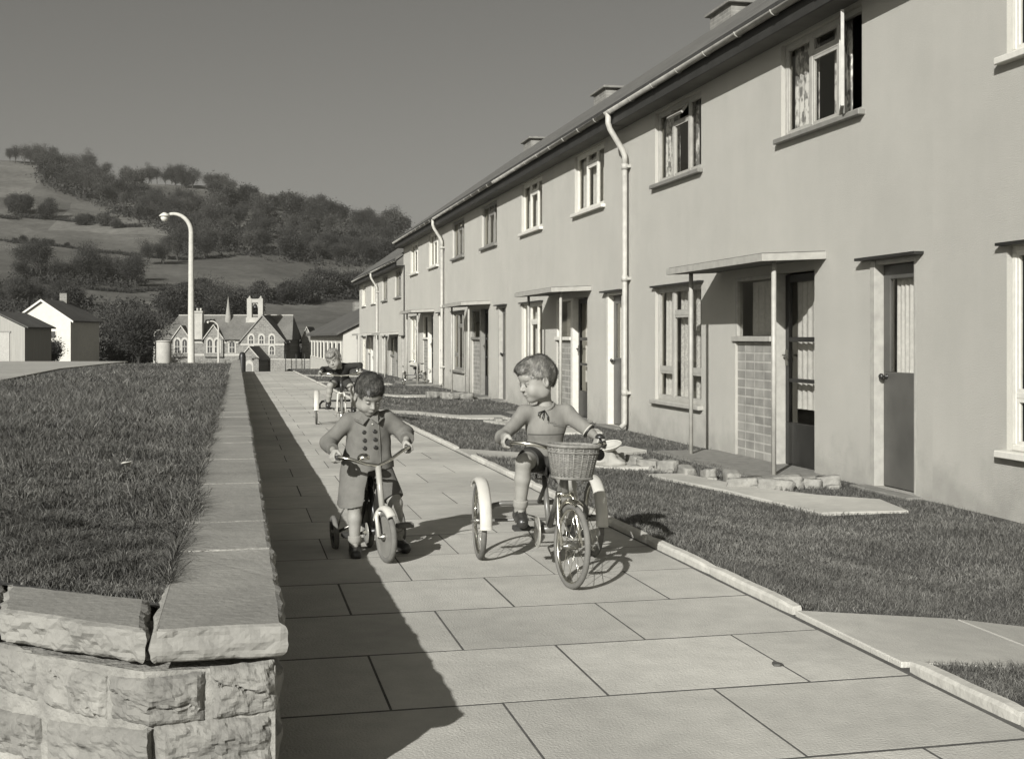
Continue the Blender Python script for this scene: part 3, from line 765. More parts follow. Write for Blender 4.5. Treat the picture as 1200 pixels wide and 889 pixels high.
for k in range(-1,4):
    ya=-6.75; yb=1.2 if k>=0 else .98
    if k==3: yb=1.75
    house(k,HL[k+1],paint=PT[k+1],yb=yb,detail='last' if k==3 else True,styles=(('vent','open') if k==0 else ('upper','upper')),curs=((1,2,2) if k==0 else [(1,1,3),(3,1,1),(1,3,1)][k%3]))
for k in (4,5):
    house(k,HL[k+1],zo=-.63,paint=PT[k+1],ya=-6.2 if k==4 else -6.75,yb=1.2,detail='last' if k==5 else True,curs=(3,1,1))
downpipe(0,1.1,0,'tall white downpipe nearest the viewer, right of the boy in the jumper'); downpipe(2,1.3,0,'middle downpipe on the higher block of the terrace'); downpipe(4,1.25,-.63,'farthest downpipe, on the lower block of the terrace')

# rough stone edging of the flower bed, loose slabs
SE=[(3.95,12.9),(4.02,12.55),(4.10,12.2),(4.16,11.85),(4.22,11.5),(4.28,11.15),(4.36,10.8),(4.45,10.45),(4.58,10.15),(4.78,10.0),(4.98,10.0),(5.18,10.02),(4.62,9.9),(4.40,10.1)]
def rock(name, c, sx, sy, sz, m, seed, rz=0, lab=None, cat=None, group=None):
    V=[];F=[];n=5; idx={}
    def vt(p):
        k=tuple(round(q,4) for q in p)
        if k not in idx:
            x,y,z=p; l=max(1e-6,math.sqrt(x*x+y*y+z*z)); f=.80+.20/ (l) ; q=f*(1+.16*fbm(x*1.0+seed,y*1.0,z*1.0,2)+.07*fbm(x*3+seed,y*3,z*3))
            X,Y,Z=x*q*sx/2,y*q*sy/2*(1-.12*x),z*q*sz/2*(1+.2*math.sin(seed+y)); idx[k]=len(V); V.append((X*math.cos(rz)-Y*math.sin(rz),X*math.sin(rz)+Y*math.cos(rz),Z))
        return idx[k]
    for ax in range(3):
        for s in (-1,1):
            for a_ in range(n):
                for b_ in range(n):
                    q=[]
                    for da,db in ((0,0),(1,0),(1,1),(0,1)):
                        u,v=-1+2*(a_+da)/n,-1+2*(b_+db)/n; p=[0,0,0]; p[ax]=s; p[(ax+1)%3]=u; p[(ax+2)%3]=v; q.append(vt(p))
                    F.append(q if s>0 else q[::-1])
    o=npobj(name,V,F,m); o.location=c; return tag(o,lab,cat,group)
for i,(x,y) in enumerate(SE):
    rock('edging_stone',(x,y,-.19),random.uniform(.10,.15),random.uniform(.2,.36),random.uniform(.12,.16),M['edge'],i*3.7,random.uniform(-.3,.5) if i<9 else 1.4,
      'rough pale stone in the row edging the bed before the near porch','stone','rough stones edging the flower bed')
for i in range(9):
    rock('edging_stone',(4.15+.1*i+random.uniform(-.1,.1),18.9-.16*i,-.2),random.uniform(.08,.16),.17,random.uniform(.08,.12),M['edge'],i*2.7+50,i,'rough stone lying before the porch of the second house','stone','rough stones before the second porch')
for i in range(10):
    rock('edging_stone',(4.3+.08*i,27.2-.1*i+random.uniform(-.3,.3),-.17),.22,.28,.14,M['stone'],i*1.7+90,i,'rough stone lying before the dark framed third house','stone','rough stones before the third porch')
for i in range(22):
    x,y=SE[i%12]; rock('edging_stone',(x-.12+random.uniform(-.06,.12),y+random.uniform(-.2,.2),-.205),random.uniform(.04,.1),random.uniform(.05,.12),random.uniform(.03,.06),M['edge'],i*1.9+7,random.uniform(0,3),
      'small chip of rubble lying along the stone edging before the near porch','stone','rubble chips by the near porch')
mb=MB(); mb.extr([(4.15,13.1,-.225),(4.65,13.4,-.225),(4.5,13.75,-.205),(4.05,13.5,-.225)],(0,0,.045)); tag(mb.build('loose_slab',M['slab'],bevel=.006),'pale loose slab lying on the lawn below the tall near downpipe','slab')
# pale cloth sack with a shallow dish on it, by the third boy's handlebar
c=at(708,12.6)
sk=empty('sack',(c[0],c[1],-.215),label='pale lumpy cloth sack on the lawn beyond the handlebar of the basket tricycle',cat='sack')
V=[];F=[];n=14
for i in range(n+1):
    t=i/n; r_=[.13,.165,.19,.20,.205,.205,.20,.19,.18,.168,.155,.145,.135,.12,.09][i]; z=-.03+.19*t
    for j in range(24):
        a=2*math.pi*j/24; q=1+.30*fbm(math.cos(a)*1.7+3,math.sin(a)*1.7,t*2.2)+.05*math.sin(a*7+t*3); V.append((r_*q*math.cos(a)*1.08,r_*q*math.sin(a)*.8,z+.02*math.sin(a*3)*t))
for i in range(n):
    for j in range(24): F.append((i*24+j,i*24+(j+1)%24,(i+1)*24+(j+1)%24,(i+1)*24+j))
npobj('sack_cloth',V,F,mat('sack_cloth',.24,.36,5,.95,.008,22,big=.2),sk,smooth=True)
npobj('sack_lining',[(.11*math.cos(a*.628),.09*math.sin(a*.628),.150) for a in range(10)],[tuple(range(10))],M['greyp'],sk)
ds=empty('dish',(c[0]+.05,c[1],-.045),label='shallow pale dish resting on top of the cloth sack',cat='dish')
mb=MB(); mb.lathe([(0,.0),(.08,.0),(.125,.03),(.145,.055),(.14,.058),(.12,.035),(.07,.010),(0,.008)],n=28); ds.rotation_euler=(R(9),R(-14),0); mb.build('bowl',M['concrete'],ds); mb=MB().ring((0,0,.056),(0,0,1),.143,.005,28,6); mb.build('rim',M['white'],ds)
# ------------------------------------------------------------------ valley: street lamps, church, houses, trees
def gz(px,d):
    r=(px-600)/1420*d; return H(r,d)
def lamp(px, d, zb, ztop, w0, w1, arm, lab, side=-1):
    X,Y=at(px,d); e=empty('street_lamp',(X,Y,zb),rz=-TH,label=lab,cat='street lamp',group='concrete street lamps beyond the bank')
    h=ztop-zb; m=MB(); n=8; hh=h-arm*.75
    pts=[(0,0,0),(0,0,.02),(0,0,hh)]; rr=[w0*1.1,w0,lerp(w0,w1,.82)]
    for i in range(1,n+1):
        a=math.pi*.5*i/n*1.12; pts.append((side*arm*.72*(1-math.cos(a)),0,hh+arm*.75*math.sin(a))); rr.append(lerp(w0,w1,.82+.18*i/n)*(1-.25*i/n))
    m.tube(pts,rr,8,flat=(1,1,0)); m.build('column',M['lampc'],e)
    x,_,z=pts[-1]; m=MB(); m.tube([(x,0,z),(x+side*arm*.20,0,z-arm*.05)],.045*arm+.01,8); m.build('bracket',M['greyp'],e)
    xx=x+side*arm*.22; m=MB(); m.lathe([(0,.10),(.05,.10),(.14,.03),(.19,-.02),(.17,-.035),(0,-.03)],(xx,0,z-arm*.05),14); m.build('lamp_hood',M['white'],e)
    m=MB(); m.lathe([(.12,-.036),(.135,-.09),(.10,-.17),(.04,-.21),(0,-.215)],(xx,0,z-arm*.05),12); m.build('lamp_glass',M['white'],e)
M['lampc']=mat('lamp_concrete',.36,.46,10,.8)
lamp(224,42,.26,5.42,.125,.075,.86,'tall tapering concrete street lamp rising above the hillside')
lamp(256,150,-2.2,3.2,.14,.10,1.2,'small distant street lamp before the church, arm to the left')
lamp(181,185,-3.2,2.3,.16,.11,1.0,'farthest street lamp beside the round tank, arm to the right',side=1)
X,Y=at(192,148); tk=empty('water_tank',(X,Y,-2.3),label='pale round concrete tank left of the church',cat='tank')
m=MB(); m.lathe([(.9,0),(.9,3.0),(.82,3.12),(0,3.16)],n=20); m.build('drum',M['concrete'],tk); m=MB().ring((0,0,3.0),(0,0,1),.92,.06,24,6); m.build('rim',M['concrete'],tk)

# --- church: local frame x = right, y = away, 0.12 m per photo pixel at 170 m
D=168.; S_=D/1420
X,Y=at(272,D); ch=empty('church',(X,Y,0),rz=-TH,label='stone church with twin bell turret, pale arched windows and long slate roof',cat='church')
def cx(p): return (p-272)*S_
def cz(p): return EYE+(396-p)*S_
GB=-4.2
def arch(mb, xc, zb, w, h, y, t=.05, n=8):      # pointed-round arch outline panel, flush front
    pts=[(xc-w/2,y,zb),(xc+w/2,y,zb),(xc+w/2,y,zb+h-w/2)]
    for i in range(1,n): a=math.pi*i/n; pts.append((xc+w/2*math.cos(a),y,zb+h-w/2+w*.62*math.sin(a)))
    pts.append((xc-w/2,y,zb+h-w/2)); mb.extr(pts,(0,t,0)); return mb
def archwin(px,pz,w,h,y,parent):
    f=MB(); arch(f,cx(px),cz(pz)-.08,w+.42,h+.34,y-.05); f=f.build('window',M['dressing'],parent)
    q=MB(); arch(q,cx(px),cz(pz),w,h,y-.07,.02); q.build('pane',M['black'],f)
    q=MB(); q.box((cx(px)-.04,y-.09,cz(pz)),(cx(px)+.04,y-.075,cz(pz)+h*.9)).box((cx(px)-w/2,y-.089,cz(pz)+h*.45),(cx(px)+w/2,y-.076,cz(pz)+h*.45+.09)); q.build('mullion',M['dressing'],f)
nv=MB(); nv.box((cx(190),0,GB),(cx(340),7.5,cz(398))); wl=nv.build('wall',M['churchst'],ch)
sc_=MB(); sc_.box((cx(190)-.05,-.05,cz(402)),(cx(289),-.003,cz(400))); sc_.build('string_course',M['dressing'],wl)
sc_=MB(); sc_.box((cx(190)-.05,-.06,cz(417)),(cx(289),-.003,cz(414.5))); sc_.build('string_course',M['dressing'],wl)
rf=MB(); e0,e1=cz(398),cz(369)
rf.quad((cx(187),-.4,e0),(cx(343),-.4,e0),(cx(338),3.75,e1),(cx(201),3.75,e1)).quad((cx(343),7.9,e0),(cx(187),7.9,e0),(cx(201),3.75,e1),(cx(338),3.75,e1)).quad((cx(187),7.9,e0),(cx(187),-.4,e0),(cx(201),3.75,e1)).quad((cx(343),-.4,e0),(cx(343),7.9,e0),(cx(338),3.75,e1))
rf=rf.build('roof',M['rooflit'],ch); rd=MB().box((cx(201),3.68,e1-.02),(cx(338),3.82,e1+.12)); rd.build('ridge_tiles',M['concrete'],rf)
# right gable block, coming forward
def gable(x0,x1,za,ze,yf,yb,parent,zb=GB,nm='gable',rm='roofplain'):
    a,b=cx(x0),cx(x1); m=MB(); m.extr([(a,yf,zb),(b,yf,zb),(b,yf,cz(ze)),((a+b)/2,yf,cz(za)),(a,yf,cz(ze))],(0,yb-yf,0)); gw=m.build(nm,M['churchst'],parent)
    c=(a+b)/2; o=.35; sl=(cz(za)-cz(ze))/(c-a); m=MB()
    for s_ in (-1,1):
        xe=c+s_*(c-a+o); m.extr([(c,yf-.15,cz(za)+.06),(xe,yf-.15,cz(ze)-sl*o+.06),(xe,yb,cz(ze)-sl*o+.06),(c,yb,cz(za)+.06)],(0,0,.16))
    m.build('gable_roof',M[rm],gw)
    m=MB()
    for s_ in (-1,1):
        xe=c+s_*(c-a+.1); m.extr([(c,yf-.19,cz(za)+.26),(xe,yf-.19,cz(ze)-sl*.1+.26),(xe,yf-.19,cz(ze)-sl*.1+.06),(c,yf-.19,cz(za)+.06)],(0,.16,0))
    m.build('verge',M['dressing'] if nm!='gable' else M['greyp'],gw)
    return gw
G=gable(287,337,371,400,-2.6,6,ch)
sc_=MB(); sc_.box((cx(287)-.03,-2.66,cz(404.5)),(cx(337)+.03,-2.603,cz(402.5))); sc_.build('string_course',M['dressing'],G)
for p in (299,311,323): archwin(p,402.5,.55,1.05,-2.6,G)
for p in (299,323): archwin(p,415,.55,1.1,-2.6,G)
for a,b,z in ((203,223,383),(240,262,382)):
    q=gable(a,b,z,397,-.35,3.2,ch,zb=cz(418),nm='dormer_gable',rm='rooflit')
    for p in ((a+b)/2-4.3,(a+b)/2+4.3): archwin(p,413,.62,1.75,-.35,q)
archwin(272,413,.7,1.5,0,wl)
# bell turret
bt=MB(); 
for a,b in ((291.5,297),(304.5,310)): bt.box((cx(a),-1.2,cz(375)),(cx(b),-.4,cz(350)))
bt.box((cx(297),-1.15,cz(355)),(cx(304.5),-.45,cz(350.5))).box((cx(290.5),-1.3,cz(378)),(cx(311),-.3,cz(372))); bt=bt.build('bell_turret',M['concrete'],ch)
for a in (294.2,307.2): p=MB(); p.tube([(cx(a),-.8,cz(350)),(cx(a),-.8,cz(346.5))],[.30,.02],4); p.build('pinnacle',M['concrete'],bt)
p=MB(); p.tube([(cx(297),-.8,cz(361)),(cx(298),-.8,cz(357)),(cx(300.7),-.8,cz(355.2)),(cx(303.5),-.8,cz(357)),(cx(304.5),-.8,cz(361))],.14,6); p.build('arch',M['concrete'],bt)
p=MB(); p.lathe([(0,0),(.3,-.02),(.26,-.35),(.36,-.5),(0,-.5)],(cx(300.7),-.8,cz(357)),10); p.build('bell',M['black'],bt)
# spirelet, chimney, porch
p=MB(); p.tube([(cx(261.5),3.0,cz(388)),(cx(261.5),3.0,cz(369)),(cx(261.5),3.0,cz(368.5)),(cx(261.5),3.0,cz(346))],[.62,.42,.36,.01],8); p.build('spirelet',M['spire'],ch)
p=MB(); p.box((cx(228),-.3,cz(398)),(cx(237.5),.7,cz(364.5))); p.box((cx(227.3),-.4,cz(366.5)),(cx(238.2),.8,cz(364.3))); p=p.build('chimney',M['concrete'],ch)
for a in (231,235): q=MB(); q.tube([(cx(a),.2,cz(364.5)),(cx(a),.2,cz(361))],.14,8); q.build('chimney_pot',M['dressing'],p)
D0=GB; pr=gable(298,319,407,419,-9.,-2.6,ch,zb=-4.6,nm='porch')
f=MB(); arch(f,cx(308.5),-4.3,1.15,2.4,-9.06); dd=f.build('door_surround',M['dressing'],pr); f=MB(); arch(f,cx(308.5),-4.3,.75,2.0,-9.1,.03); f.build('door',M['greyp'],dd)
gable(345,357,384,397,6,12,ch,nm='rear_gable')
# churchyard wall
a=at(317,140); b=at(366,140); w_=empty('stone_wall',(a[0],a[1],0),label='long pale stone boundary wall right of the church porch',cat='wall')
dx,dy=b[0]-a[0],b[1]-a[1]; m=MB(); m.extr([(0,0,-3.6),(dx,dy,-3.6),(dx,dy,-1.45),(0,0,-1.4)],(.1,.45,0)); m.build('wall_body',M['stone'],w_)
m=MB(); m.extr([(-.0,-.05,-1.4),(dx,dy-.05,-1.45),(dx,dy-.05,-1.3),(0,-.05,-1.25)],(.12,.55,0)); m.build('wall_cap',M['concrete'],w_)
for i,t in enumerate((.35,.6,.8)):
    m=MB(); m.tube([(0,0,-3.5),(0,0,-.7)],.05,6); o=m.build('post',M['rail']); o.location=(a[0]+dx*t,a[1]+dy*t-1.2,0)
    tag(o,'thin dark post in front of the churchyard wall','post','posts before the churchyard wall')
# dark bent figure-high pillar at the head of the wall: a round topped gate post
X,Y=at(284,56); m=MB(); m.lathe([(.16,0),(.16,1.35),(.13,1.5),(.06,1.57),(0,1.58)],n=12); o=m.build('gate_post',M['darkp']); o.location=(X,Y,-1.1); tag(o,'dark round topped post at the far end of the coping','post')

# --- white gabled house with a dark roof, and the boarded shed
D=130.; X,Y=at(50,D); wh=empty('white_house',(X,Y,-1.3),rz=-TH,label='white gabled house with small dark window at the left edge',cat='house')
W=3.0; ZE=4.3; ZA=6.35
m=MB(); m.extr([(-W,0,-3),(W,0,-3),(W,0,ZE),(-.1,0,ZA),(-W,0,ZE)],(0,9,0)); m.build('wall',M['wallw'],wh)
m=MB(); sl=(ZA-ZE)/W
for s_ in (-1,1): m.extr([(-.1,-.25,ZA+.1),(s_*(W+.35),-.25,ZE-.25+.1),(s_*(W+.35),9.2,ZE-.15),(-.1,9.2,ZA+.1)],(0,0,.14))
rf=m.build('roof',M['roofplain'],wh); m=MB(); m.box((-.5,6.2,ZA-.3),(.3,7.0,ZA+1.1)); m.build('chimney',M['chim'],rf)
m=MB()
for s_ in (-1,1): m.extr([(-.1,-.30,ZA+.24),(s_*(W+.37),-.30,ZE-.05),(s_*(W+.37),-.30,ZE-.25),(-.1,-.30,ZA+.0)],(0,.045,0))
m.build('barge_board',M['white'],rf)
f=MB(); f.box((.2,-.04,2.35),(1.45,-.003,3.2)); f=f.build('window',M['white'],wh)
for a in (.25,.85): q=MB(); q.box((a,-.06,2.41),(a+.53,-.043,3.14)); q.build('pane',M['black'],f)
D=104.; X,Y=at(-3,D); sh=empty('shed',(X,Y,-.9),rz=-TH,label='boarded shed with a pale door, cut by the left edge',cat='shed')
m=MB(); m.extr([(-2.6,0,-3),(2.35,0,-3),(2.35,0,2.9),(-.1,0,4.1),(-2.6,0,2.9)],(0,6,0)); m.build('wall',M['board'],sh)
m=MB()
for s_ in (-1,1): m.extr([(-.1,-.2,4.2),(-.1+s_*2.8,-.2,2.85),(-.1+s_*2.8,6.2,2.85),(-.1,6.2,4.2)],(0,0,.12))
m.build('roof',M['roofplain'],sh)
m=MB(); m.box((-1.1,-.06,0),(1.05,-.003,2.5)); d_=m.build('door',M['cream'],sh); m=MB(); m.box((-1.2,-.08,2.5),(1.15,-.004,2.62)); m.build('door_lintel',M['greyp'],sh)

# --- lower terrace block beyond, gable towards the viewer
for i in range(3):
    ya=72+11*i; hs=empty('slate_house',(6.1,ya,-3.6),label=['nearest slate roofed house beyond the terrace end, plain gable to the viewer','middle slate roofed house beyond the terrace end','last slate roofed house beyond the terrace end'][i],cat='house',group='slate roofed houses below the terrace')
    m=MB(); ZE=5.0; ZA=7.0
    m.extr([(0,0,0),(7.8,0,0),(7.8,0,ZE),(3.9,0,ZA),(0,0,ZE)],(0,10.99,0)); m.build('wall',M['render'],hs)
    m=MB()
    for s_ in (-1,1): m.extr([(3.9,-.2 if i==0 else 0,ZA+.08),(3.9+s_*4.3,-.2 if i==0 else 0,ZE-.12),(3.9+s_*4.3,11,ZE-.12),(3.9,11,ZA+.08)],(0,0,.14))
    rf=m.build('roof',M['roofplain'],hs); m=MB(); m.box((3.5,8,ZA-.2),(4.3,9.8,ZA+.75)); m.build('chimney',M['chim'],rf)
    for yy in (1.5,5.2,8.6):
        for zz in (.9,3.2):
            f=MB(); f.box((-.05,yy,zz),(-.003,yy+1.5,zz+1.3)); f=f.build('window',M['white'],hs)
            for q_ in (0,1): q=MB(); q.box((-.07,yy+.09+q_*.7,zz+.09),(-.053,yy+.71+q_*.7,zz+1.2)); q.build('pane',M['black'],f)

# ------------------------------------------------------------------ trees
def tree_mesh(seed, h, spread, ntw, kind):
    # kind: 0 bare and twiggy, 1 dense bush-like crown
    rg=np.random.default_rng(seed); rnd=random.Random(seed); m=MB(); tips=[]
    def grow(p,dr,L_,r,lev):
        n=3; pts=[p]; rr=[r]
        for i in range(n):
            dr=(dr+Vector((rnd.uniform(-.2,.2),rnd.uniform(-.2,.2),rnd.uniform(-.05,.16)))).normalized(); p=p+dr*L_/n; pts.append(p); rr.append(r*(1-.4*(i+1)/n))
        m.tube(pts,rr,5 if lev<2 else 3)
        tips.append((p,L_)); 
        if lev<(3 if kind==0 else 2):
            for k in range(rnd.randint(3,4)):
                q=pts[rnd.randint(1,n)]; a=rnd.uniform(0,6.28); s=rnd.uniform(.45,1.0)*spread
                nd=(dr*.7+Vector((math.cos(a)*s,math.sin(a)*s,rnd.uniform(.0,.5)))).normalized(); grow(q,nd,L_*rnd.uniform(.55,.8),r*.5,lev+1)
    th=h*(.2 if kind==0 else .08)
    m.tube([(0,0,-.8),(0,0,0),(.03*h,0,th)],[h*.035,h*.028,h*.022],6)
    for k in range(5):
        a=rnd.uniform(0,6.28); s=rnd.uniform(.2,.7)*spread
        grow(Vector((.03*h,0,th*rnd.uniform(.7,1))),Vector((math.cos(a)*s,math.sin(a)*s,1)).normalized(),h*rnd.uniform(.3,.42),h*.014,1)
    T=np.array([list(t[0]) for t in tips]); n=ntw
    idx=rg.integers(0,len(T),n); sd=h*(.075 if kind==0 else .10)
    C=T[idx]+rg.normal(0,sd,(n,3)); 
    C[:,2]=np.clip(C[:,2],h*.05,None)
    dirs=C-T[idx]; dirs[:,2]+=sd*.5; dirs/=np.linalg.norm(dirs,axis=1)[:,None]+1e-6
    Ln=h*(.055 if kind==0 else .045)*(.5+rg.random(n)); Wd=h*(.0062 if kind==0 else .022)*(.5+rg.random(n))
    sd2=np.cross(dirs,rg.normal(0,1,(n,3))); sd2/=np.linalg.norm(sd2,axis=1)[:,None]+1e-6
    V=np.stack([C-sd2*Wd[:,None],C+sd2*Wd[:,None],C+dirs*Ln[:,None]+sd2*Wd[:,None]*.4],1).reshape(-1,3)
    F=np.arange(n*3).reshape(-1,3)
    return m,V,F
protos={}
def proto(key,seed,h,spread,ntw,kind,mt):
    m,V,F=tree_mesh(seed,h,spread,ntw,kind)
    me=bpy.data.meshes.new('trunk'); me.from_pydata(m.v,[],m.f); me.materials.append(M['bark'])
    c=npobj('crown',V,F,M[mt]); cm=c.data; bpy.data.objects.remove(c); protos[key]=(me,cm)
for i in range(4): proto(('b',i),10+i,10,.95,3900,0,'twig' if i%2 else 'twigl')
for i in range(4): proto(('d',i),30+i,8,1.25,6500,1,'twig' if i!=2 else 'twigl')
def put_tree(X,Y,z,s,key,lab,group,parts=False,sq=1.0):
    me,cm=protos[key]
    e=empty('tree',(X,Y,z),rz=random.uniform(0,6.28),label=lab,cat='tree',group=group); e.scale=(s,s,s*sq)
    t=bpy.data.objects.new('trunk',me); link(t,e); c=bpy.data.objects.new('crown',cm); link(c,e)
def march(px,py):
    # where the sight line through a photo point meets the hillside
    k=(396-py)/1420; r=(px-600)/1420
    prev=None
    d=60.
    while d<820:
        zz=EYE+k*d; h=H(r*d,d)
        if h>zz: return d
        d+=4
    return None
random.seed(21)
def cluster(n,x0,x1,f0,f1,size,kinds,lab,group,sq=1.0):
    c=0; tries=0
    while c<n and tries<n*6:
        tries+=1; px=random.uniform(x0,x1); t=(px-x0)/(x1-x0) if x1>x0 else .5
        a,b=f0(px),f1(px); py=random.uniform(min(a,b),max(a,b)); d=march(px,py)
        if d is None: 
            d=random.uniform(735,775)
        X,Y=at(px,d); hh=size*1.22*random.uniform(.75,1.25)*d/1420       # size in photo pixels
        key=(random.choice(kinds),random.randrange(4)); base={'b':11.5,'d':8.5}[key[0]]
        put_tree(X,Y,H((px-600)/1420*d,d)-.3,hh/base,key,lab,group,sq=sq); c+=1
L_=lambda x0,y0,x1,y1:(lambda px:y0+(y1-y0)*(px-x0)/(x1-x0))
# skyline and the wood along the upper slope
cluster(30,10,215,L_(0,186,215,212),L_(0,192,215,222),19,'b','bare tree on the skyline at the left end of the wood','skyline trees, left')
cluster(24,205,480,L_(205,214,480,272),L_(205,224,480,278),21,'bd','bare tree on the skyline above the lower terrace','skyline trees, right')
cluster(62,55,250,L_(55,200,250,250),L_(55,215,250,296),24,'bbd','dark tree in the band of woodland that slopes down behind the tall lamp','woodland band on the slope')
cluster(75,200,470,L_(200,232,470,275),L_(200,296,470,318),25,'bbd','dark tree in the wide wood right of the tall lamp','wide hillside wood')
cluster(9,10,62,L_(10,245,62,250),L_(10,254,62,258),20,'bd','tree in the small copse below the bare left slope','small copse on the left slope')
cluster(8,85,165,L_(85,258,165,264),L_(85,266,165,272),14,'d','bushy tree along the hedge above the upper field','hedge trees, upper field')
cluster(8,0,90,L_(0,281,90,290),L_(0,284,90,293),9,'d','small hedge bush between the two left fields','hedge bushes, left fields')
cluster(15,25,160,L_(25,322,160,326),L_(25,332,160,338),34,'bb','tall bare tree in the group between the lower fields','bare tree group on the left')
cluster(5,168,215,L_(168,306,215,304),L_(168,312,215,310),30,'b','bare tree just left of the tall lamp','bare trees left of the lamp')
cluster(2,240,262,L_(0,303,1,303),L_(0,305,1,305),24,'b','spreading tree alone at the field edge, right of the tall lamp','lone field trees')
cluster(12,300,470,L_(300,296,470,306),L_(300,300,470,309),22,'b','bare tree along the top edge of the right field','trees above the right field')
cluster(9,285,350,L_(285,352,350,352),L_(285,356,350,358),24,'d','round dark tree above the church roof','round trees above the church')
cluster(9,362,425,L_(362,346,425,340),L_(362,352,425,346),27,'d','round dark tree left of the lower terrace roof','round trees by the lower terrace')
cluster(16,190,300,L_(190,372,300,372),L_(190,382,300,380),38,'bd','dark tree close behind the church','trees behind the church')
cluster(16,-20,110,L_(-20,352,110,356),L_(-20,362,110,368),26,'bd','dark tree behind the white house','trees behind the white house')
# tall trees in the valley bottom, right of the white house
for i in range(20):
    px=random.uniform(92,166); d=random.uniform(150,205); X,Y=at(px,d); put_tree(X,Y,H((px-600)/1420*d,d)-.2,random.uniform(.75,1.1)*(d/185),('d',random.randrange(4)) if i%3 else ('b',i%4),'tall dark tree in the thicket between the white house and the church','thicket between white house and church')
for i in range(6):
    px=random.uniform(325,362); d=random.uniform(178,200); X,Y=at(px,d); put_tree(X,Y,H((px-600)/1420*d,d)-.2,random.uniform(.55,.8),('d',i%4),'low dark tree behind the churchyard wall','trees behind the churchyard wall')
for i,(px,d,s) in enumerate(((49,116,.30),(44,118,.28),(54,121,.28))):
    X,Y=at(px,d); put_tree(X,Y,-1.6,s*1.35,('d',i),'dark rounded bush between the shed and the white house','bushes beside the shed')
# hedgerows across the fields
def hedge(pts,px_h,lab):
    V=[];F=[];o=0
    for (x0,y0),(x1,y1) in zip(pts,pts[1:]):
        n=max(6,int(abs(x1-x0)/1.2))
        for i in range(n):
            px=x0+(x1-x0)*(i+.5)/n; py=y0+(y1-y0)*(i+.5)/n; d=march(px,py)
            if d is None: continue
            X,Y=at(px,d); z=H((px-600)/1420*d,d); s=px_h*d/1420
            for k in range(60):
                c=np.array([X,Y,z])+rng.normal(0,1,3)*np.array([s*.55,s*.55,s*.28])+np.array([0,0,s*.45]); a=rng.normal(0,1,(3,3))*s*.16
                V+= [c+a[0],c+a[1],c+a[2]]; F.append((o,o+1,o+2)); o+=3
    tag(npobj('hedge',V,F,M['twig']),lab,'hedge')
hedge([(0,256),(60,259),(120,264),(165,268)],3.6,'thin dark hedge below the steep left slope')
hedge([(0,284),(40,287),(90,294),(150,300),(215,306)],3.8,'hedge between the two left fields')
hedge([(215,306),(262,303),(300,299)],3,'short hedge right of the tall lamp')
hedge([(300,299),(380,300),(470,308)],3,'hedge along the top of the right field')
hedge([(240,330),(200,340),(150,344),(100,340)],4,'low hedge above the thicket')
hedge([(285,358),(340,358),(420,350)],4,'hedge below the right field')

def scrub(n,x0,x1,f0,f1,ph,lab):
    C=[]
    for i in range(n):
        px=random.uniform(x0,x1); a,b=f0(px),f1(px); py=random.uniform(min(a,b),max(a,b)); dd=march(px,py)
        if dd is None: continue
        X,Y=at(px,dd); C.append((X,Y,H((px-600)/1420*dd,dd),ph*dd/1420*random.uniform(.5,1.3)))
    C=np.array(C); K=70; n=len(C); P=C[:,None,:3]+rng.normal(0,1,(n,K,3))*C[:,None,3:4]*np.array([.7,.7,.28])+np.array([0,0,1])*C[:,None,3:4]*.35
    A=rng.normal(0,1,(n,K,3,3))*C[:,None,None,3:4]*.13; V=(P[:,:,None,:]+A).reshape(-1,3)
    tag(npobj('undergrowth',V,np.arange(len(V)).reshape(-1,3),M['twig']),lab,'undergrowth',kind='stuff')
scrub(260,50,255,L_(50,200,255,248),L_(50,216,255,300),9,'dark undergrowth among the sloping band of woodland')
scrub(360,200,475,L_(200,230,475,275),L_(200,300,475,318),9,'dark undergrowth in the wide hillside wood')
scrub(130,25,160,L_(25,318,160,322),L_(25,334,160,342),9,'dark undergrowth between the lower fields')
scrub(200,-20,300,L_(-20,352,300,366),L_(-20,372,300,384),11,'dark thicket along the valley floor')
scrub(60,280,425,L_(280,350,425,342),L_(280,358,425,350),10,'dark thicket above the church roof')
# ------------------------------------------------------------------ tricycles and the small bicycle (local frame: x forward, y to the rider's left, z up)
M['discw']=mat('wheel_disc',.16,.22,12,.5)
def steerer(p0, p1, ang):
    p0,p1=Vector(p0),Vector(p1); R_=Matrix.Rotation(ang,3,(p0-p1).normalized())
    return lambda p: p0+R_@(Vector(p)-p0)
def xf(mb,S):
    if S: mb.v=[tuple(S(p)) for p in mb.v]
    return mb
def wheel(parent, c, r, S=None, tr=.014, tyre='tyre', solid=False, nsp=18, rim='chrome', hubw=.045):
    c=Vector(c); m=MB(); ax=(0,1,0)
    m.ring(c,ax,r-tr*1.9,.0075,44,6)
    if solid: m.disc(c,ax,r-tr*1.6,.012,36)
    else:
        for i in range(nsp):
            a=2*math.pi*i/nsp; s=1 if i%2 else -1; o=.35*s*(1 if (i//2)%2 else -1)
            m.tube([c+Vector((.014*math.cos(a+o*2),s*hubw*.6,.014*math.sin(a+o*2))), c+Vector((math.cos(a)*(r-tr*2),0,math.sin(a)*(r-tr*2)))],.0014,4)
    w=xf(m,S).build('wheel',M['discw'] if solid else M[rim],parent)
    m=MB().ring(c,ax,r-tr,tr,48,10); xf(m,S).build('tyre',M[tyre],w)
    m=MB(); m.tube([c-Vector((0,hubw,0)),c-Vector((0,hubw*.7,0)),c-Vector((0,hubw*.6,0)),c+Vector((0,hubw*.6,0)),c+Vector((0,hubw*.7,0)),c+Vector((0,hubw,0))],[.009,.009,.018,.018,.009,.009],10); xf(m,S).build('hub',M['dullm'],w)
    return w
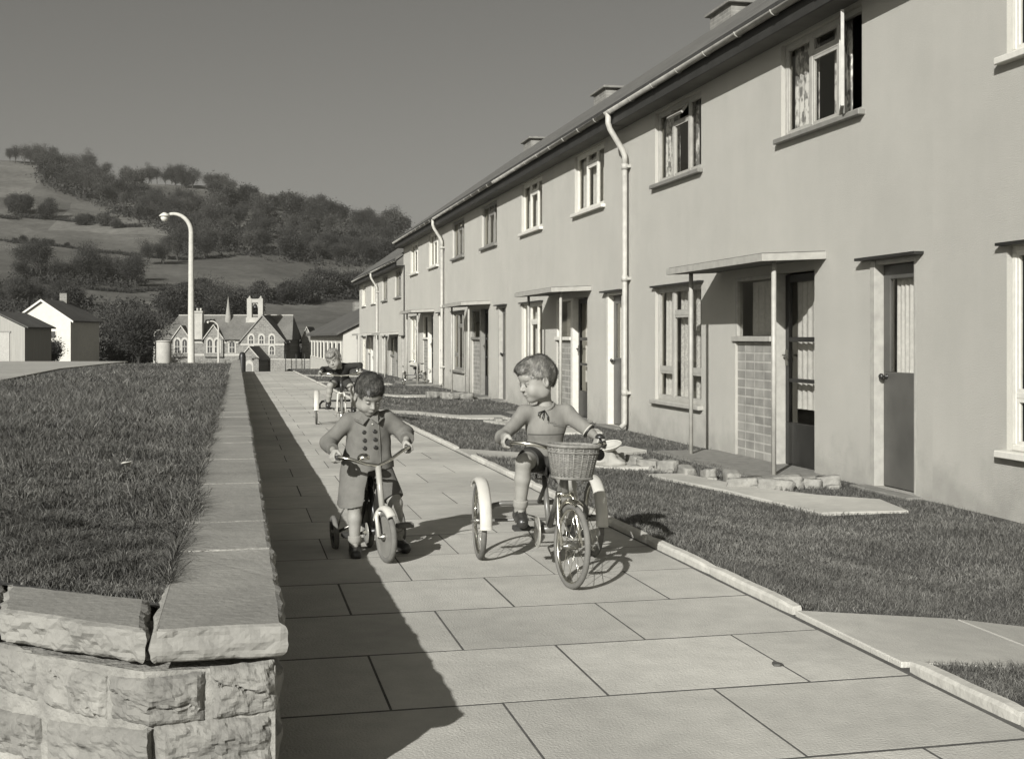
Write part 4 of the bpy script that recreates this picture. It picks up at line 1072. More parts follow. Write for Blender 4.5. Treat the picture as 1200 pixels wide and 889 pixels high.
def mudguard(parent, c, rad, a0, a1, wid, m_, S=None, n=26):
    m=MB(); prof=[(-wid/2,-.014),(-wid/2,-.004),(-wid*.3,.004),(0,.007),(wid*.3,.004),(wid/2,-.004),(wid/2,-.014)]; prof=prof+[(y*.93,z-.003) for y,z in reversed(prof)]; q=len(prof)
    for i in range(n+1):
        a=R(a0+(a1-a0)*i/n)
        for y,dz in prof: m.v.append((c[0]+math.cos(a)*(rad+dz),c[1]+y,c[2]+math.sin(a)*(rad+dz)))
    for i in range(n):
        for j in range(q): k=(j+1)%q; m.f.append((i*q+j,i*q+k,(i+1)*q+k,(i+1)*q+j)); m.sm.append(True)
    m.f+=[tuple(range(q)),tuple(n*q+j for j in reversed(range(q)))]; m.sm+=[False]*2
    return xf(m,S).build('mudguard',M[m_],parent)
def saddle(parent,c,L=.2,W=.15):
    V=[];F=[];n=14;k=16
    for i in range(n+1):
        t=i/n; w=W/2*(1-.75*sstep((t-.25)/.6))*(math.sin(math.pi*min(1,t*1.2+.08))**.3 if t<.8 else max(.05,1-((t-.8)/.2)**2)**.5)
        for j in range(k):
            a=2*math.pi*j/k; V.append((c[0]-L*.5+L*t, c[1]+w*math.cos(a), c[2]+(.022*math.sin(a) if math.sin(a)>0 else .035*math.sin(a))+.012*(1-t)))
    for i in range(n):
        for j in range(k): F.append((i*k+j,i*k+(j+1)%k,(i+1)*k+(j+1)%k,(i+1)*k+j))
    o=npobj('saddle',V,F,M['black'],parent,smooth=True)
    m=MB(); m.tube([(c[0]-.06,c[1]-.03,c[2]-.03),(c[0]-.06,c[1]-.03,c[2]-.055),(c[0]+.02,c[1],c[2]-.05)],.005,6).tube([(c[0]-.06,c[1]+.03,c[2]-.03),(c[0]-.06,c[1]+.03,c[2]-.055),(c[0]+.02,c[1],c[2]-.05)],.005,6); m.build('spring',M['dullm'],o)
def pedal(parent, c, a, w=.085, l=.06, big=False):
    if big:
        q=MB(); q.lathe([(0,.016),(.030,.014),(.038,.006),(.038,-.006),(.030,-.014),(0,-.016)],n=18); q.v=[(c[0]+x*.8,c[1]+y*1.15,c[2]+z) for x,y,z in q.v]; q.build('pedal_pad',M['gtyre'],parent)
    c=Vector(c); m=MB()
    m.tube([Vector(a),Vector((a[0]*.0+c[0],a[1]+(c[1]-a[1])*.25,c[2])),],.009,6); cr=m.build('crank',M['dullm'],parent)
    m=MB(); m.box((c.x-l/2,c.y-w/2,c.z-.012),(c.x-l/2+.018,c.y+w/2,c.z+.012)).box((c.x+l/2-.018,c.y-w/2,c.z-.012),(c.x+l/2,c.y+w/2,c.z+.012)).box((c.x-l/2+.018,c.y-w/2,c.z-.006),(c.x+l/2-.018,c.y-w/2+.008,c.z+.006)).box((c.x-l/2+.018,c.y+w/2-.008,c.z-.006),(c.x+l/2-.018,c.y+w/2,c.z+.006)).tube([(c.x,a[1],c.z),(c.x,c.y+w/2*(1 if c.y>0 else -1),c.z)],.007,6)
    return m.build('pedal',M['rubber'] if not big else M['tyre'],parent,bevel=.004)
def tricycle(loc, fwd, steer, lab, basket=True, fr='frame', rear='tyre'):
    rz=math.atan2(fwd[1],fwd[0]); e=empty('tricycle',loc,rz,label=lab,cat='tricycle',group=None)
    S=steerer((.655,0,.60),(.745,0,.25),R(steer))
    for s in (1,-1):
        wheel(e,(0,.305*s,.2),.2,tyre=rear); mudguard(e,(0,.30*s,.2),.222,-4,128,.062,'enamel')
        m=MB(); m.tube([(0,.33*s,.2),(.09,.335*s,.29),(.13,.325*s,.375)],.003,5); m.build('mudguard_stay',M['chrome'],e)
    wheel(e,(.81,0,.195),.195,S,tyre='gtyre')
    m=MB(); m.tube([(0,-.34,.2),(0,.34,.2)],.008,8).tube([(0,-.265,.2),(.02,-.262,.25),(.04,-.235,.285),(.05,-.19,.295),(.05,.19,.295),(.04,.235,.285),(.02,.262,.25),(0,.265,.2)],.0135,10)
    m.tube([(.685,0,.50),(.33,0,.21)],.015,10).tube([(.33,0,.2),(.20,0,.45)],.014,10).tube([(.33,0,.2),(0.0,0,.2)],.011,8).tube([(.22,0,.40),(.05,0,.295)],.011,8).tube([(.33,-.055,.2),(.33,.055,.2)],.022,12).tube([(.655,0,.60),(.705,0,.425)],.019,12)
    m.build('frame',M[fr],e)
    saddle(e,(.20,0,.485)); m=MB(); m.disc((.33,-.06,.19),(0,1,0),.078,.004,30); m.ring((.33,-.06,.19),(0,1,0),.078,.004,30,6); m.build('chainwheel',M['framel'],e)
    m=MB(); m.tube([(.33,-.06,.258),(0,-.06,.23)],.004,5).tube([(.33,-.06,.122),(0,-.06,.165)],.004,5).disc((0,-.06,.197),(0,1,0),.034,.004,16); m.build('chain',M['dullm'],e)
    pedal(e,(.41,-.155,.222),(.33,-.085,.2)); pedal(e,(.25,.15,.155),(.33,.085,.2))
    # fork and bars
    m=MB()
    for s in (1,-1): m.tube([(.700,.03*s,.425),(.715,.040*s,.40),(.75,.048*s,.30),(.81,.048*s,.195)],[.012,.012,.010,.008],8)
    m.tube([(.70,-.042,.42),(.70,.042,.42)],.014,8); xf(m,S).build('fork',M['chrome'] if basket else M['enamel'],e)
    mudguard(e,(.81,0,.195),.212,72,150,.04,'chrome',S)
    H=(.64,0,.63); P=[(-.14,-.235,.008),(-.07,-.243,.015),(-.015,-.225,.022),(.025,-.15,.018),(.035,-.07,.0),(.015,0,-.004)]
    P=[(H[0]+x,y,H[2]+z) for x,y,z in P]; P=P+[(x,-y,z) for x,y,z in reversed(P[:-1])]
    m=MB(); m.tube(P,.0095,10).tube([(.655,0,.60),(.652,0,.635)],.011,8); hb=xf(m,S).build('handlebar',M['chrome'],e)
    for s in (1,-1): m=MB(); m.tube([(H[0]-.155,.234*s,H[2]+.006),(H[0]-.10,.239*s,H[2]+.012),(H[0]-.055,.243*s,H[2]+.018)],.0145,10); xf(m,S).build('grip',M['rubber'],hb)
    m=MB(); m.lathe([(0,.018),(.012,.016),(.021,.008),(.024,0),(.022,-.006),(0,-.006)],(H[0]+.0,.195,H[2]+.055),14); m.tube([(H[0]+.0,.195,H[2]+.05),(H[0]-.0,.21,H[2]+.02)],.006,6); xf(m,S).build('bell',M['black'] if basket else M['chrome'],hb)
    if basket:
        m=MB(); m.tube([(H[0]+.10,.15,H[2]-.02),(H[0]+.03,.15,H[2]-.02)],.028,14); m.tube([(H[0]+.06,.15,H[2]-.02),(H[0]+.03,.13,H[2]+.01)],.006,6); xf(m,S).build('lamp',M['black'],hb)
        # woven basket: uprights and courses
        cx_,cz0,cz1=.775,.508,.655; b=MB(); 
        def ov(t,u,o=0):                       # u around, t up: rounded D-shaped plan
            a=2*math.pi*u; w=(.088+.030*t)+o; d=(.068+.020*t)+o
            c_,s_=math.cos(a),math.sin(a); return Vector((cx_+d*math.copysign(abs(c_)**.75,c_),w*math.copysign(abs(s_)**.75,s_),cz0+(cz1-cz0)*t-.03*max(0,-c_)*0))
        N=26; rows=26
        for j in range(rows):
            t=(j+.5)/rows; pts=[ov(t,(i+.5*(0))/(N*2),.0028*(1 if ((i+j)%2) else -1)) for i in range(N*2)]
            b.tube(pts,.0033,5,True)
        wk=xf(b,S).build('basket',M['wicker'],e)
        b=MB()
        for i in range(N): b.tube([ov(0,(i+.25)/N),ov(1.0,(i+.25)/N)],.0042,5)
        xf(b,S).build('basket_stake',M['wicker'],wk)
        b=MB()
        for t,r_ in ((1.0,.008),(.0,.007),(.80,.005)): b.tube([ov(t,i/40,.003) for i in range(40)],r_,7,True)
        b.prism([(ov(0,i/24).x,ov(0,i/24).y) for i in range(24)],cz0-.006,cz0+.002)
        xf(b,S).build('basket_rim',M['wicker'],wk)
        for s in (1,-1): b=MB(); b.tube([ov(.86,.5+.09*s),(H[0]+.03,.075*s*-1,H[2]+.0),ov(.6,.5+.09*s)],.006,5); xf(b,S).build('basket_strap',M['black'],wk)
    return e,S
trA,SA=tricycle((1.535,6.18,-.031),(-.055,-.998),11,'large tricycle with white mudguards and a wicker basket on its bars')
trB,SB=tricycle((1.36,17.0,-.085),(-.08,-1),2,'distant tricycle with pale fork ridden by the blond boy',basket=False,fr='black')
trC,SC=tricycle((5.0,34.9,-.25),(.35,.94),-30,'tricycle left standing against the terrace wall near the middle downpipe',basket=False,fr='black',rear='gtyre')
trB.scale=(1.12,1.12,1.12); trB.location=(1.42,17.1,-.085)
# the small bicycle with stabilisers
def bicycle(loc,fwd,steer,lab):
    e=empty('bicycle',loc,math.atan2(fwd[1],fwd[0]),label=lab,cat='bicycle')
    S=steerer((.40,0,.46),(.46,0,.22),R(steer))
    wheel(e,(0,0,.13),.13,tr=.015,solid=True,tyre='tyre'); wheel(e,(.5,0,.135),.135,S,tr=.016,solid=True,tyre='gtyre',hubw=.04)
    for s in (1,-1):
        wheel(e,(-.02,.185*s,.095),.095,tr=.015,solid=False,nsp=10,tyre='tyre',rim='black',hubw=.025)
        m=MB(); m.tube([(0,.03*s,.13),(-.01,.10*s,.125),(-.02,.16*s,.10)],.009,6); m.tube([(-.02,.165*s,.10),(.0,.15*s,.19),(.04,.11*s,.27)],.0045,6); m.build('stabiliser_arm',M['dullm'],e)
    m=MB(); m.tube([(.415,0,.40),(.23,0,.13)],.017,10).tube([(.24,0,.12),(.13,0,.36)],.015,10)
    for s in (1,-1): m.tube([(.24,.02*s,.13),(0,.04*s,.13)],.008,6).tube([(.15,.015*s,.31),(0,.04*s,.13)],.007,6)
    m.tube([(.24,-.045,.125),(.24,.045,.125)],.02,12); m.build('frame',M['black'],e)
    m=MB(); m.tube([(.392,0,.488),(.45,0,.245)],.0155,12); m.build('head_tube',M['bikeg'],e)
    m=MB()
    for s in (1,-1): m.tube([(.448,.026*s,.255),(.455,.034*s,.23),(.5,.04*s,.135)],[.011,.011,.008],8)
    m.tube([(.448,-.034,.25),(.448,.034,.25)],.012,8); xf(m,S).build('fork',M['enamel'],e)
    mudguard(e,(.5,0,.135),.152,48,150,.05,'enamel',S)
    saddle(e,(.11,0,.385),.18,.13)
    m=MB(); m.disc((.24,-.05,.125),(0,1,0),.05,.004,24); m.build('chainwheel',M['framel'],e)
    pedal(e,(.30,.145,.150),(.24,.06,.125),.09,.06,True); pedal(e,(.18,-.13,.110),(.24,-.06,.125),.09,.06)
    H=(.39,0,.490); P=[(-.09,-.212,.040),(-.03,-.20,.052),(.0,-.15,.042),(.012,-.07,.014),(.005,0,.0)]
    P=[(H[0]+x,y,H[2]+z) for x,y,z in P]; P=P+[(x,-y*.93,z+.03*min(1,abs(y)/.15)) for x,y,z in reversed(P[:-1])]
    m=MB(); m.tube(P,.009,10); hb=xf(m,S).build('handlebar',M['chrome'],e)
    for s in (1,-1): m=MB(); k_=(.93,.03) if s>0 else (1,0); m.tube([(H[0]-.10,.214*s*k_[0],H[2]+.038+k_[1]),(H[0]-.03,.2*s*k_[0],H[2]+.052+k_[1])],.013,10); xf(m,S).build('grip',M['rubber'],hb)
    m=MB(); m.lathe([(0,.026),(.018,.023),(.030,.012),(.034,0),(.03,-.008),(0,-.008)],(H[0]-.015,-.072,H[2]+.042),18); xf(m,S).build('bell',M['chrome'],hb)
    return e,S
bkA,SbA=bicycle((.712,6.71,-.034),(.075,-.997),9,'small bicycle with stabilisers ridden by the boy in the double breasted coat')
bkA.rotation_euler.x=R(3)
# ------------------------------------------------------------------ people: one blended surface per body, clothes as their own surfaces
class Field:
    def __init__(s, lo, hi, h):
        s.lo=np.array(lo,float); s.h=h; s.n=np.ceil((np.array(hi)-s.lo)/h).astype(int)+1
        s.D=np.full(s.n,.5,np.float32); s.ax=[(s.lo[i]+h*np.arange(s.n[i])).astype(np.float32) for i in range(3)]
    def reg(s, lo, hi):
        a=np.clip(np.floor((np.array(lo)-s.lo)/s.h).astype(int),0,s.n-1); b=np.clip(np.ceil((np.array(hi)-s.lo)/s.h).astype(int)+1,1,s.n)
        sl=tuple(slice(x,y) for x,y in zip(a,b)); X=s.ax[0][sl[0]][:,None,None]; Y=s.ax[1][sl[1]][None,:,None]; Z=s.ax[2][sl[2]][None,None,:]
        return sl,X,Y,Z
    def _mix(s, sl, d, k, mode):
        A=s.D[sl]
        if mode=='add':
            if k<=0: s.D[sl]=np.minimum(A,d)
            else:
                h=np.clip(.5+.5*(A-d)/k,0,1); s.D[sl]=A*(1-h)+d*h-k*h*(1-h)
        else:                      # subtract
            if k<=0: s.D[sl]=np.maximum(A,-d)
            else:
                h=np.clip(.5-.5*(A+d)/k,0,1); s.D[sl]=A*(1-h)-d*h+k*h*(1-h)
    def cap(s, a, b, ra, rb, k=.012, mode='add'):
        a=np.array(a,float); b=np.array(b,float); m=max(ra,rb)+k+.02
        sl,X,Y,Z=s.reg(np.minimum(a,b)-m,np.maximum(a,b)+m); v=b-a; L2=max(float(v@v),1e-9)
        t=np.clip(((X-a[0])*v[0]+(Y-a[1])*v[1]+(Z-a[2])*v[2])/L2,0,1)
        d=np.sqrt((X-a[0]-v[0]*t)**2+(Y-a[1]-v[1]*t)**2+(Z-a[2]-v[2]*t)**2)-(ra+(rb-ra)*t)
        s._mix(sl,d.astype(np.float32),k,mode); return s
    def ell(s, c, r, Rm=None, k=.012, mode='add'):
        c=np.array(c,float); r=np.array(r,float); m=r.max()+k+.02
        sl,X,Y,Z=s.reg(c-m,c+m); x,y,z=X-c[0],Y-c[1],Z-c[2]
        if Rm is not None:
            x,y,z=[Rm[i][0]*x+Rm[i][1]*y+Rm[i][2]*z for i in range(3)]
        k0=np.sqrt((x/r[0])**2+(y/r[1])**2+(z/r[2])**2); k1=np.sqrt((x/r[0]**2)**2+(y/r[1]**2)**2+(z/r[2]**2)**2)+1e-6
        s._mix(sl,(k0*(k0-1)/k1).astype(np.float32),k,mode); return s
    def plane(s, n, p, k=0):       # keep the side where n.(x-p) < 0
        n=np.array(n,float); n/=np.linalg.norm(n); X=s.ax[0][:,None,None]; Y=s.ax[1][None,:,None]; Z=s.ax[2][None,None,:]
        d=((X-p[0])*n[0]+(Y-p[1])*n[1]+(Z-p[2])*n[2]).astype(np.float32)
        if k: h=np.clip(.5-.5*(d-s.D)/k,0,1); s.D=d*(1-h)+s.D*h+k*h*(1-h)
        else: s.D=np.maximum(s.D,d)
        return s
    def noise(s, amp, f, st=(1,1,1), seed=0):
        r=np.random.default_rng(seed); X=s.ax[0][:,None,None]*st[0]; Y=s.ax[1][None,:,None]*st[1]; Z=s.ax[2][None,None,:]*st[2]; out=0
        for i in range(5):
            w=r.normal(0,1,3); w*=f*(.6+.8*r.random())/np.linalg.norm(w); out=out+np.sin(X*w[0]+Y*w[1]+Z*w[2]+r.random()*6.28)
        s.D=s.D+(amp*out/3).astype(np.float32); return s
    def mesh(s):
        D=s.D; S=D<0; nx,ny,nz=[n-1 for n in D.shape]
        cnt=np.zeros((nx,ny,nz),np.int8)
        for i in (0,1):
            for j in (0,1):
                for k in (0,1): cnt+=S[i:i+nx,j:j+ny,k:k+nz]
        act=(cnt>0)&(cnt<8); I=np.argwhere(act); idx=np.full((nx,ny,nz),-1,np.int32); idx[act]=np.arange(len(I))
        acc=np.zeros((len(I),3)); num=np.zeros(len(I)); C=[(i,j,k) for i in (0,1) for j in (0,1) for k in (0,1)]
        for a in C:
            for ax in range(3):
                if a[ax]==1: continue
                b=list(a); b[ax]=1
                da=D[I[:,0]+a[0],I[:,1]+a[1],I[:,2]+a[2]]; db=D[I[:,0]+b[0],I[:,1]+b[1],I[:,2]+b[2]]
                m=(da<0)!=(db<0); t=np.where(m,da/np.where(m,da-db,1),0); q=np.array(a,float)[None,:].repeat(len(I),0); q[:,ax]+=t
                acc+=q*m[:,None]; num+=m
        V=(I+acc/num[:,None])*s.h+s.lo
        F=[]
        for ax in range(3):
            u,v=[(1,2),(2,0),(0,1)][ax]
            sa=[slice(None)]*3; sb=[slice(None)]*3; sa[ax]=slice(0,-1); sb[ax]=slice(1,None)
            E=S[tuple(sa)]!=S[tuple(sb)]; P=np.argwhere(E); P=P[(P[:,u]>0)&(P[:,v]>0)&(P[:,u]<D.shape[u]-1)&(P[:,v]<D.shape[v]-1)]
            ins=S[P[:,0],P[:,1],P[:,2]]
            def cell(du,dv):
                q=P.copy(); q[:,u]-=du; q[:,v]-=dv; return idx[q[:,0],q[:,1],q[:,2]]
            f=np.stack([cell(1,1),cell(0,1),cell(0,0),cell(1,0)],1); f[~ins]=f[~ins][:,::-1]; F.append(f)
        F=np.concatenate(F); F=F[(F>=0).all(1)]
        return V,F
    def obj(s,name,m,parent):
        V,F=s.mesh(); return npobj(name,V,F,m,parent,smooth=True)
def frame3(f, up=(0,0,1), roll=0):
    f=Vector(f).normalized(); u=(Vector(up)-f*f.dot(Vector(up))).normalized(); u=Matrix.Rotation(roll,3,f)@u; l=u.cross(f)
    return np.array([list(f),list(l),list(u)])
def hand(F, wrist, grip, bar, inner, s=1.0, k=.0045):
    # fingers close round a bar: grip = point on the bar, bar = bar direction towards the body side (thumb end)
    b=Vector(bar).normalized(); g_=Vector(grip); w=Vector(wrist); e1=(g_-w); e1=(e1-b*e1.dot(b)).normalized(); e2=e1.cross(b)
    if e2.z<0: e2=-e2
    def P(x,y,t): return g_+e1*x*s+e2*y*s+b*t*s
    kn=P(-.022,.026,0)
    F.cap(w,P(-.034,.017,0),.0165*s,.017*s,.01)
    for i,t in enumerate((.022,.0075,-.0075,-.021)):
        L=(1,1.06,1.0,.85)[i]; r=(.0075,.0078,.0074,.0066)[i]*s
        F.cap(P(-.034,.016,t*.8),P(-.016,.026,t),.012*s,r*1.12,.006)
        p=[P(-.016,.026,t),P(.006*L,.0265,t),P(.0235*L,.012,t),P(.0235*L,-.008,t),P(.008,-.0225*L,t)]
        for q0,q1 in zip(p,p[1:]): F.cap(q0,q1,r,r*.97,.0015)
    p=[P(-.036,.010,.022),P(-.022,-.004,.034),P(-.006,-.020,.034),P(.012,-.024,.030)]
    for q0,q1,ra,rb in zip(p,p[1:],(.012,.0095,.0085),(.0095,.0085,.0078)): F.cap(q0,q1,ra*s,rb*s,.003)
def head(F, c, Rm, s, k=.01):
    def W(p): return np.array(c)+s*(np.array(p)@Rm)
    E=lambda p,r,kk=.012,mode='add': F.ell(W(p),np.array(r)*s,Rm,kk*s,mode)
    E((-.012,0,.022),(.094,.074,.082),.0); E((.028,0,-.035),(.060,.056,.068),.03)
    E((.058,0,-.083),(.020,.022,.018),.02); E((.052,.030,-.043),(.026,.024,.026),.018); E((.052,-.030,-.043),(.026,.024,.026),.018)
    E((.0,.045,-.06),(.03,.02,.03),.03); E((.0,-.045,-.06),(.03,.02,.03),.03)
    E((.070,0,.032),(.022,.05,.022),.02)                       # brow
    for q in (1,-1): E((.092,.029*q,-.002),(.016,.017,.011),.010,'sub')
    F.cap(W((.082,0,.002)),W((.1005,0,-.026)),.0065*s,.0098*s,.009*s)
    for q in (1,-1): F.ell(W((.092,.0085*q,-.030)),np.array((.008,.0065,.0055))*s,Rm,.004*s)
    F.ell(W((.083,0,-.052)),np.array((.010,.020,.0055))*s,Rm,.005*s); F.ell(W((.081,0,-.0625)),np.array((.010,.017,.006))*s,Rm,.005*s)
    F.cap(W((.091,-.016,-.057)),W((.091,.016,-.057)),.0016*s,.0016*s,.003*s,'sub')
    for q in (1,-1):                                            # ears
        a=Rm.copy(); F.ell(W((-.006,.0775*q,-.012)),np.array((.017,.0075,.029))*s,Rm,.006*s)
        F.ell(W((-.003,.0845*q,-.010)),np.array((.009,.006,.016))*s,Rm,.004*s,'sub')
    return W
def hair(parent, c, Rm, s, m, style, seed, lo, hi):
    h=.0032; F=Field(lo,hi,h)
    def W(p): return np.array(c)+s*(np.array(p)@Rm)
    D=lambda v: np.array(v)@Rm
    F.ell(W((-.014,0,.028)),np.array((.102,.079,.092))*s,Rm,0)
    # keep above a line from forehead over the ears to the nape
    fr=style.get('front',.046); ba=style.get('back',-.075)
    n=np.array((0.0,0,0)); p1=np.array((.10,0,fr)); p2=np.array((-.10,0,ba)); d=p1-p2; nn=np.array((d[2],0,-d[0])); nn=nn/np.linalg.norm(nn)
    if nn[2]>0: nn=-nn
    F.plane(D(nn),W(p1))
    F.noise(.0022*s,150,(1,.7,.5),seed=seed); F.noise(.0032*s,55,seed=seed+1)
    for q in (1,-1): F.ell(W((.005,.088*q,-.02)),np.array((.034,.020,.042))*s,Rm,.008,'sub')
    for (p,r) in style.get('locks',[]): F.ell(W(p),np.array(r)*s,Rm,.035)
    o=F.obj('hair',m,parent)
    # strands lying along the surface, for a broken outline and sheen
    V,Fc=F.mesh(); rg=np.random.default_rng(seed); Vc=(V-np.array(c))@Rm.T/s
    VN=np.zeros_like(Vc); q_=Vc[Fc]; fn=np.cross(q_[:,2]-q_[:,0],q_[:,3]-q_[:,1])
    for i_ in range(4): np.add.at(VN,Fc[:,i_],fn)
    if (VN*(Vc-np.array((-.014,0,.02)))).sum()<0: VN=-VN
    VN/=np.linalg.norm(VN,axis=1)[:,None]+1e-9
    N=style.get('n',2600); ii=rg.integers(0,len(V),N); P0=Vc[ii]; nrm=VN[ii]; k_=((P0-np.array((-.014,0,.02)))*nrm).sum(1)>.03; P0=P0[k_]; nrm=nrm[k_]; N=len(P0)
    cr=np.array(style.get('crown',(-.05,.01,.12))); fl=P0-cr; fl-=nrm*(fl*nrm).sum(1)[:,None]; fl/=np.linalg.norm(fl,axis=1)[:,None]+1e-6
    sw=np.array(style.get('sweep',(0,0,0))); fl=fl+sw-nrm*(sw*nrm).sum(1)[:,None]; fl/=np.linalg.norm(fl,axis=1)[:,None]+1e-6; fl+=rg.normal(0,.10,fl.shape)+.20*np.stack([np.sin(P0[:,1]*140),np.sin(P0[:,0]*120+1),np.sin(P0[:,0]*90+P0[:,1]*70)],1); L_=(.014+.018*rg.random(N))[:,None]; lift=(.02+.16*rg.random(N)**3)[:,None]
    A=P0-nrm*.002; B=P0+fl*L_*.5+nrm*.0026; Cc=P0+fl*L_+nrm*(L_*(lift-.06))
    sd=np.cross(fl,nrm); sd/=np.linalg.norm(sd,axis=1)[:,None]+1e-6; w=(.0006+.0007*rg.random(N))[:,None]
    VV=np.stack([A-sd*w,A+sd*w,B+sd*w,B-sd*w,Cc],1).reshape(-1,3); VV=VV@Rm*s+np.array(c)
    b=np.arange(N)[:,None]*5; FF=np.concatenate([b+[[0,1,2]],b+[[0,2,3]],b+[[3,2,4]]])
    npobj('hair_strand',VV,FF,m,o)
    return o
def face_bits(parent, W, Rm, s, look=0, browm='hairb', closed=.4):
    for q in (1,-1):
        m=MB(); c=W((.0735,.0285*q,-.004)); r=.0108*s
        for i in range(7):
            for j in range(12):
                th=math.pi*i/6; a=2*math.pi*j/12; m.v.append(tuple(c+r*np.array((math.sin(th)*math.cos(a),math.sin(th)*math.sin(a),math.cos(th)))))
        for i in range(6):
            for j in range(12): m.f.append((i*12+j,(i+1)*12+j,(i+1)*12+(j+1)%12,i*12+(j+1)%12)); m.sm.append(True)
        ey=m.build('eye',M['eye'] if closed<.95 else M['skin'],parent)
        m=MB(); a=Vector(W((.0835,.0285*q,-.006+look))); f=Vector(list(np.array((1,0,0))@Rm)); m.tube([a,a+f*.0025*s],.0046*s,10)
        if closed<.95: m.build('iris',M['iris'],ey)
        if closed>.5:
            m=MB(); c2=W((.0742,.0285*q,-.0035)); r2=.0114*s
            for i in range(6):
                for j in range(12):
                    th=math.pi*.56*i/5; a=2*math.pi*j/12; m.v.append(tuple(c2+(r2*np.array((math.sin(th)*math.cos(a),math.sin(th)*math.sin(a),math.cos(th))))@Rm))
            for i in range(5):
                for j in range(12): m.f.append((i*12+j,(i+1)*12+j,(i+1)*12+(j+1)%12,i*12+(j+1)%12)); m.sm.append(True)
            m.build('upper_lid',M['skin'],ey)
        m=MB(); m.tube([W((.081,.014*q,.001)),W((.0875,.022*q,.0055-closed*.006)),W((.0865,.034*q,.005-closed*.006)),W((.078,.043*q,-.001))],[.0010*s,.0020*s,.0020*s,.0010*s],5); m.build('eyelid',M['lid'],ey)
        m=MB(); m.tube([W((.088,.012*q,.018)),W((.089,.024*q,.0225)),W((.083,.038*q,.021)),W((.074,.047*q,.015))],[.001*s,.002*s,.0018*s,.0008*s],5); m.build('eyebrow',M[browm],parent)
    m=MB(); m.tube([W((.088,-.017,-.057)),W((.0925,-.006,-.0555)),W((.0925,.006,-.0555)),W((.088,.017,-.057))],[.0012*s,.0026*s,.0026*s,.0012*s],6); m.build('lips',M['lip'],parent)
M['lid']=mat('eyelid_skin',.10,.13,20,.6)
def shoe(F, ankle, toe, heel, s=1.0):
    a,t,h_=Vector(ankle),Vector(toe),Vector(heel); mid=(t*.45+h_*.55)
    F.cap(h_+Vector((0,0,.030*s)),mid+Vector((0,0,.030*s)),.034*s,.034*s,.01); F.cap(mid+Vector((0,0,.030*s)),t+Vector((0,0,.025*s)),.034*s,.031*s,.01)
    F.cap(h_+Vector((0,0,.036*s)),a+Vector((0,0,.014)),.034*s,.0335*s,.012)
    return F
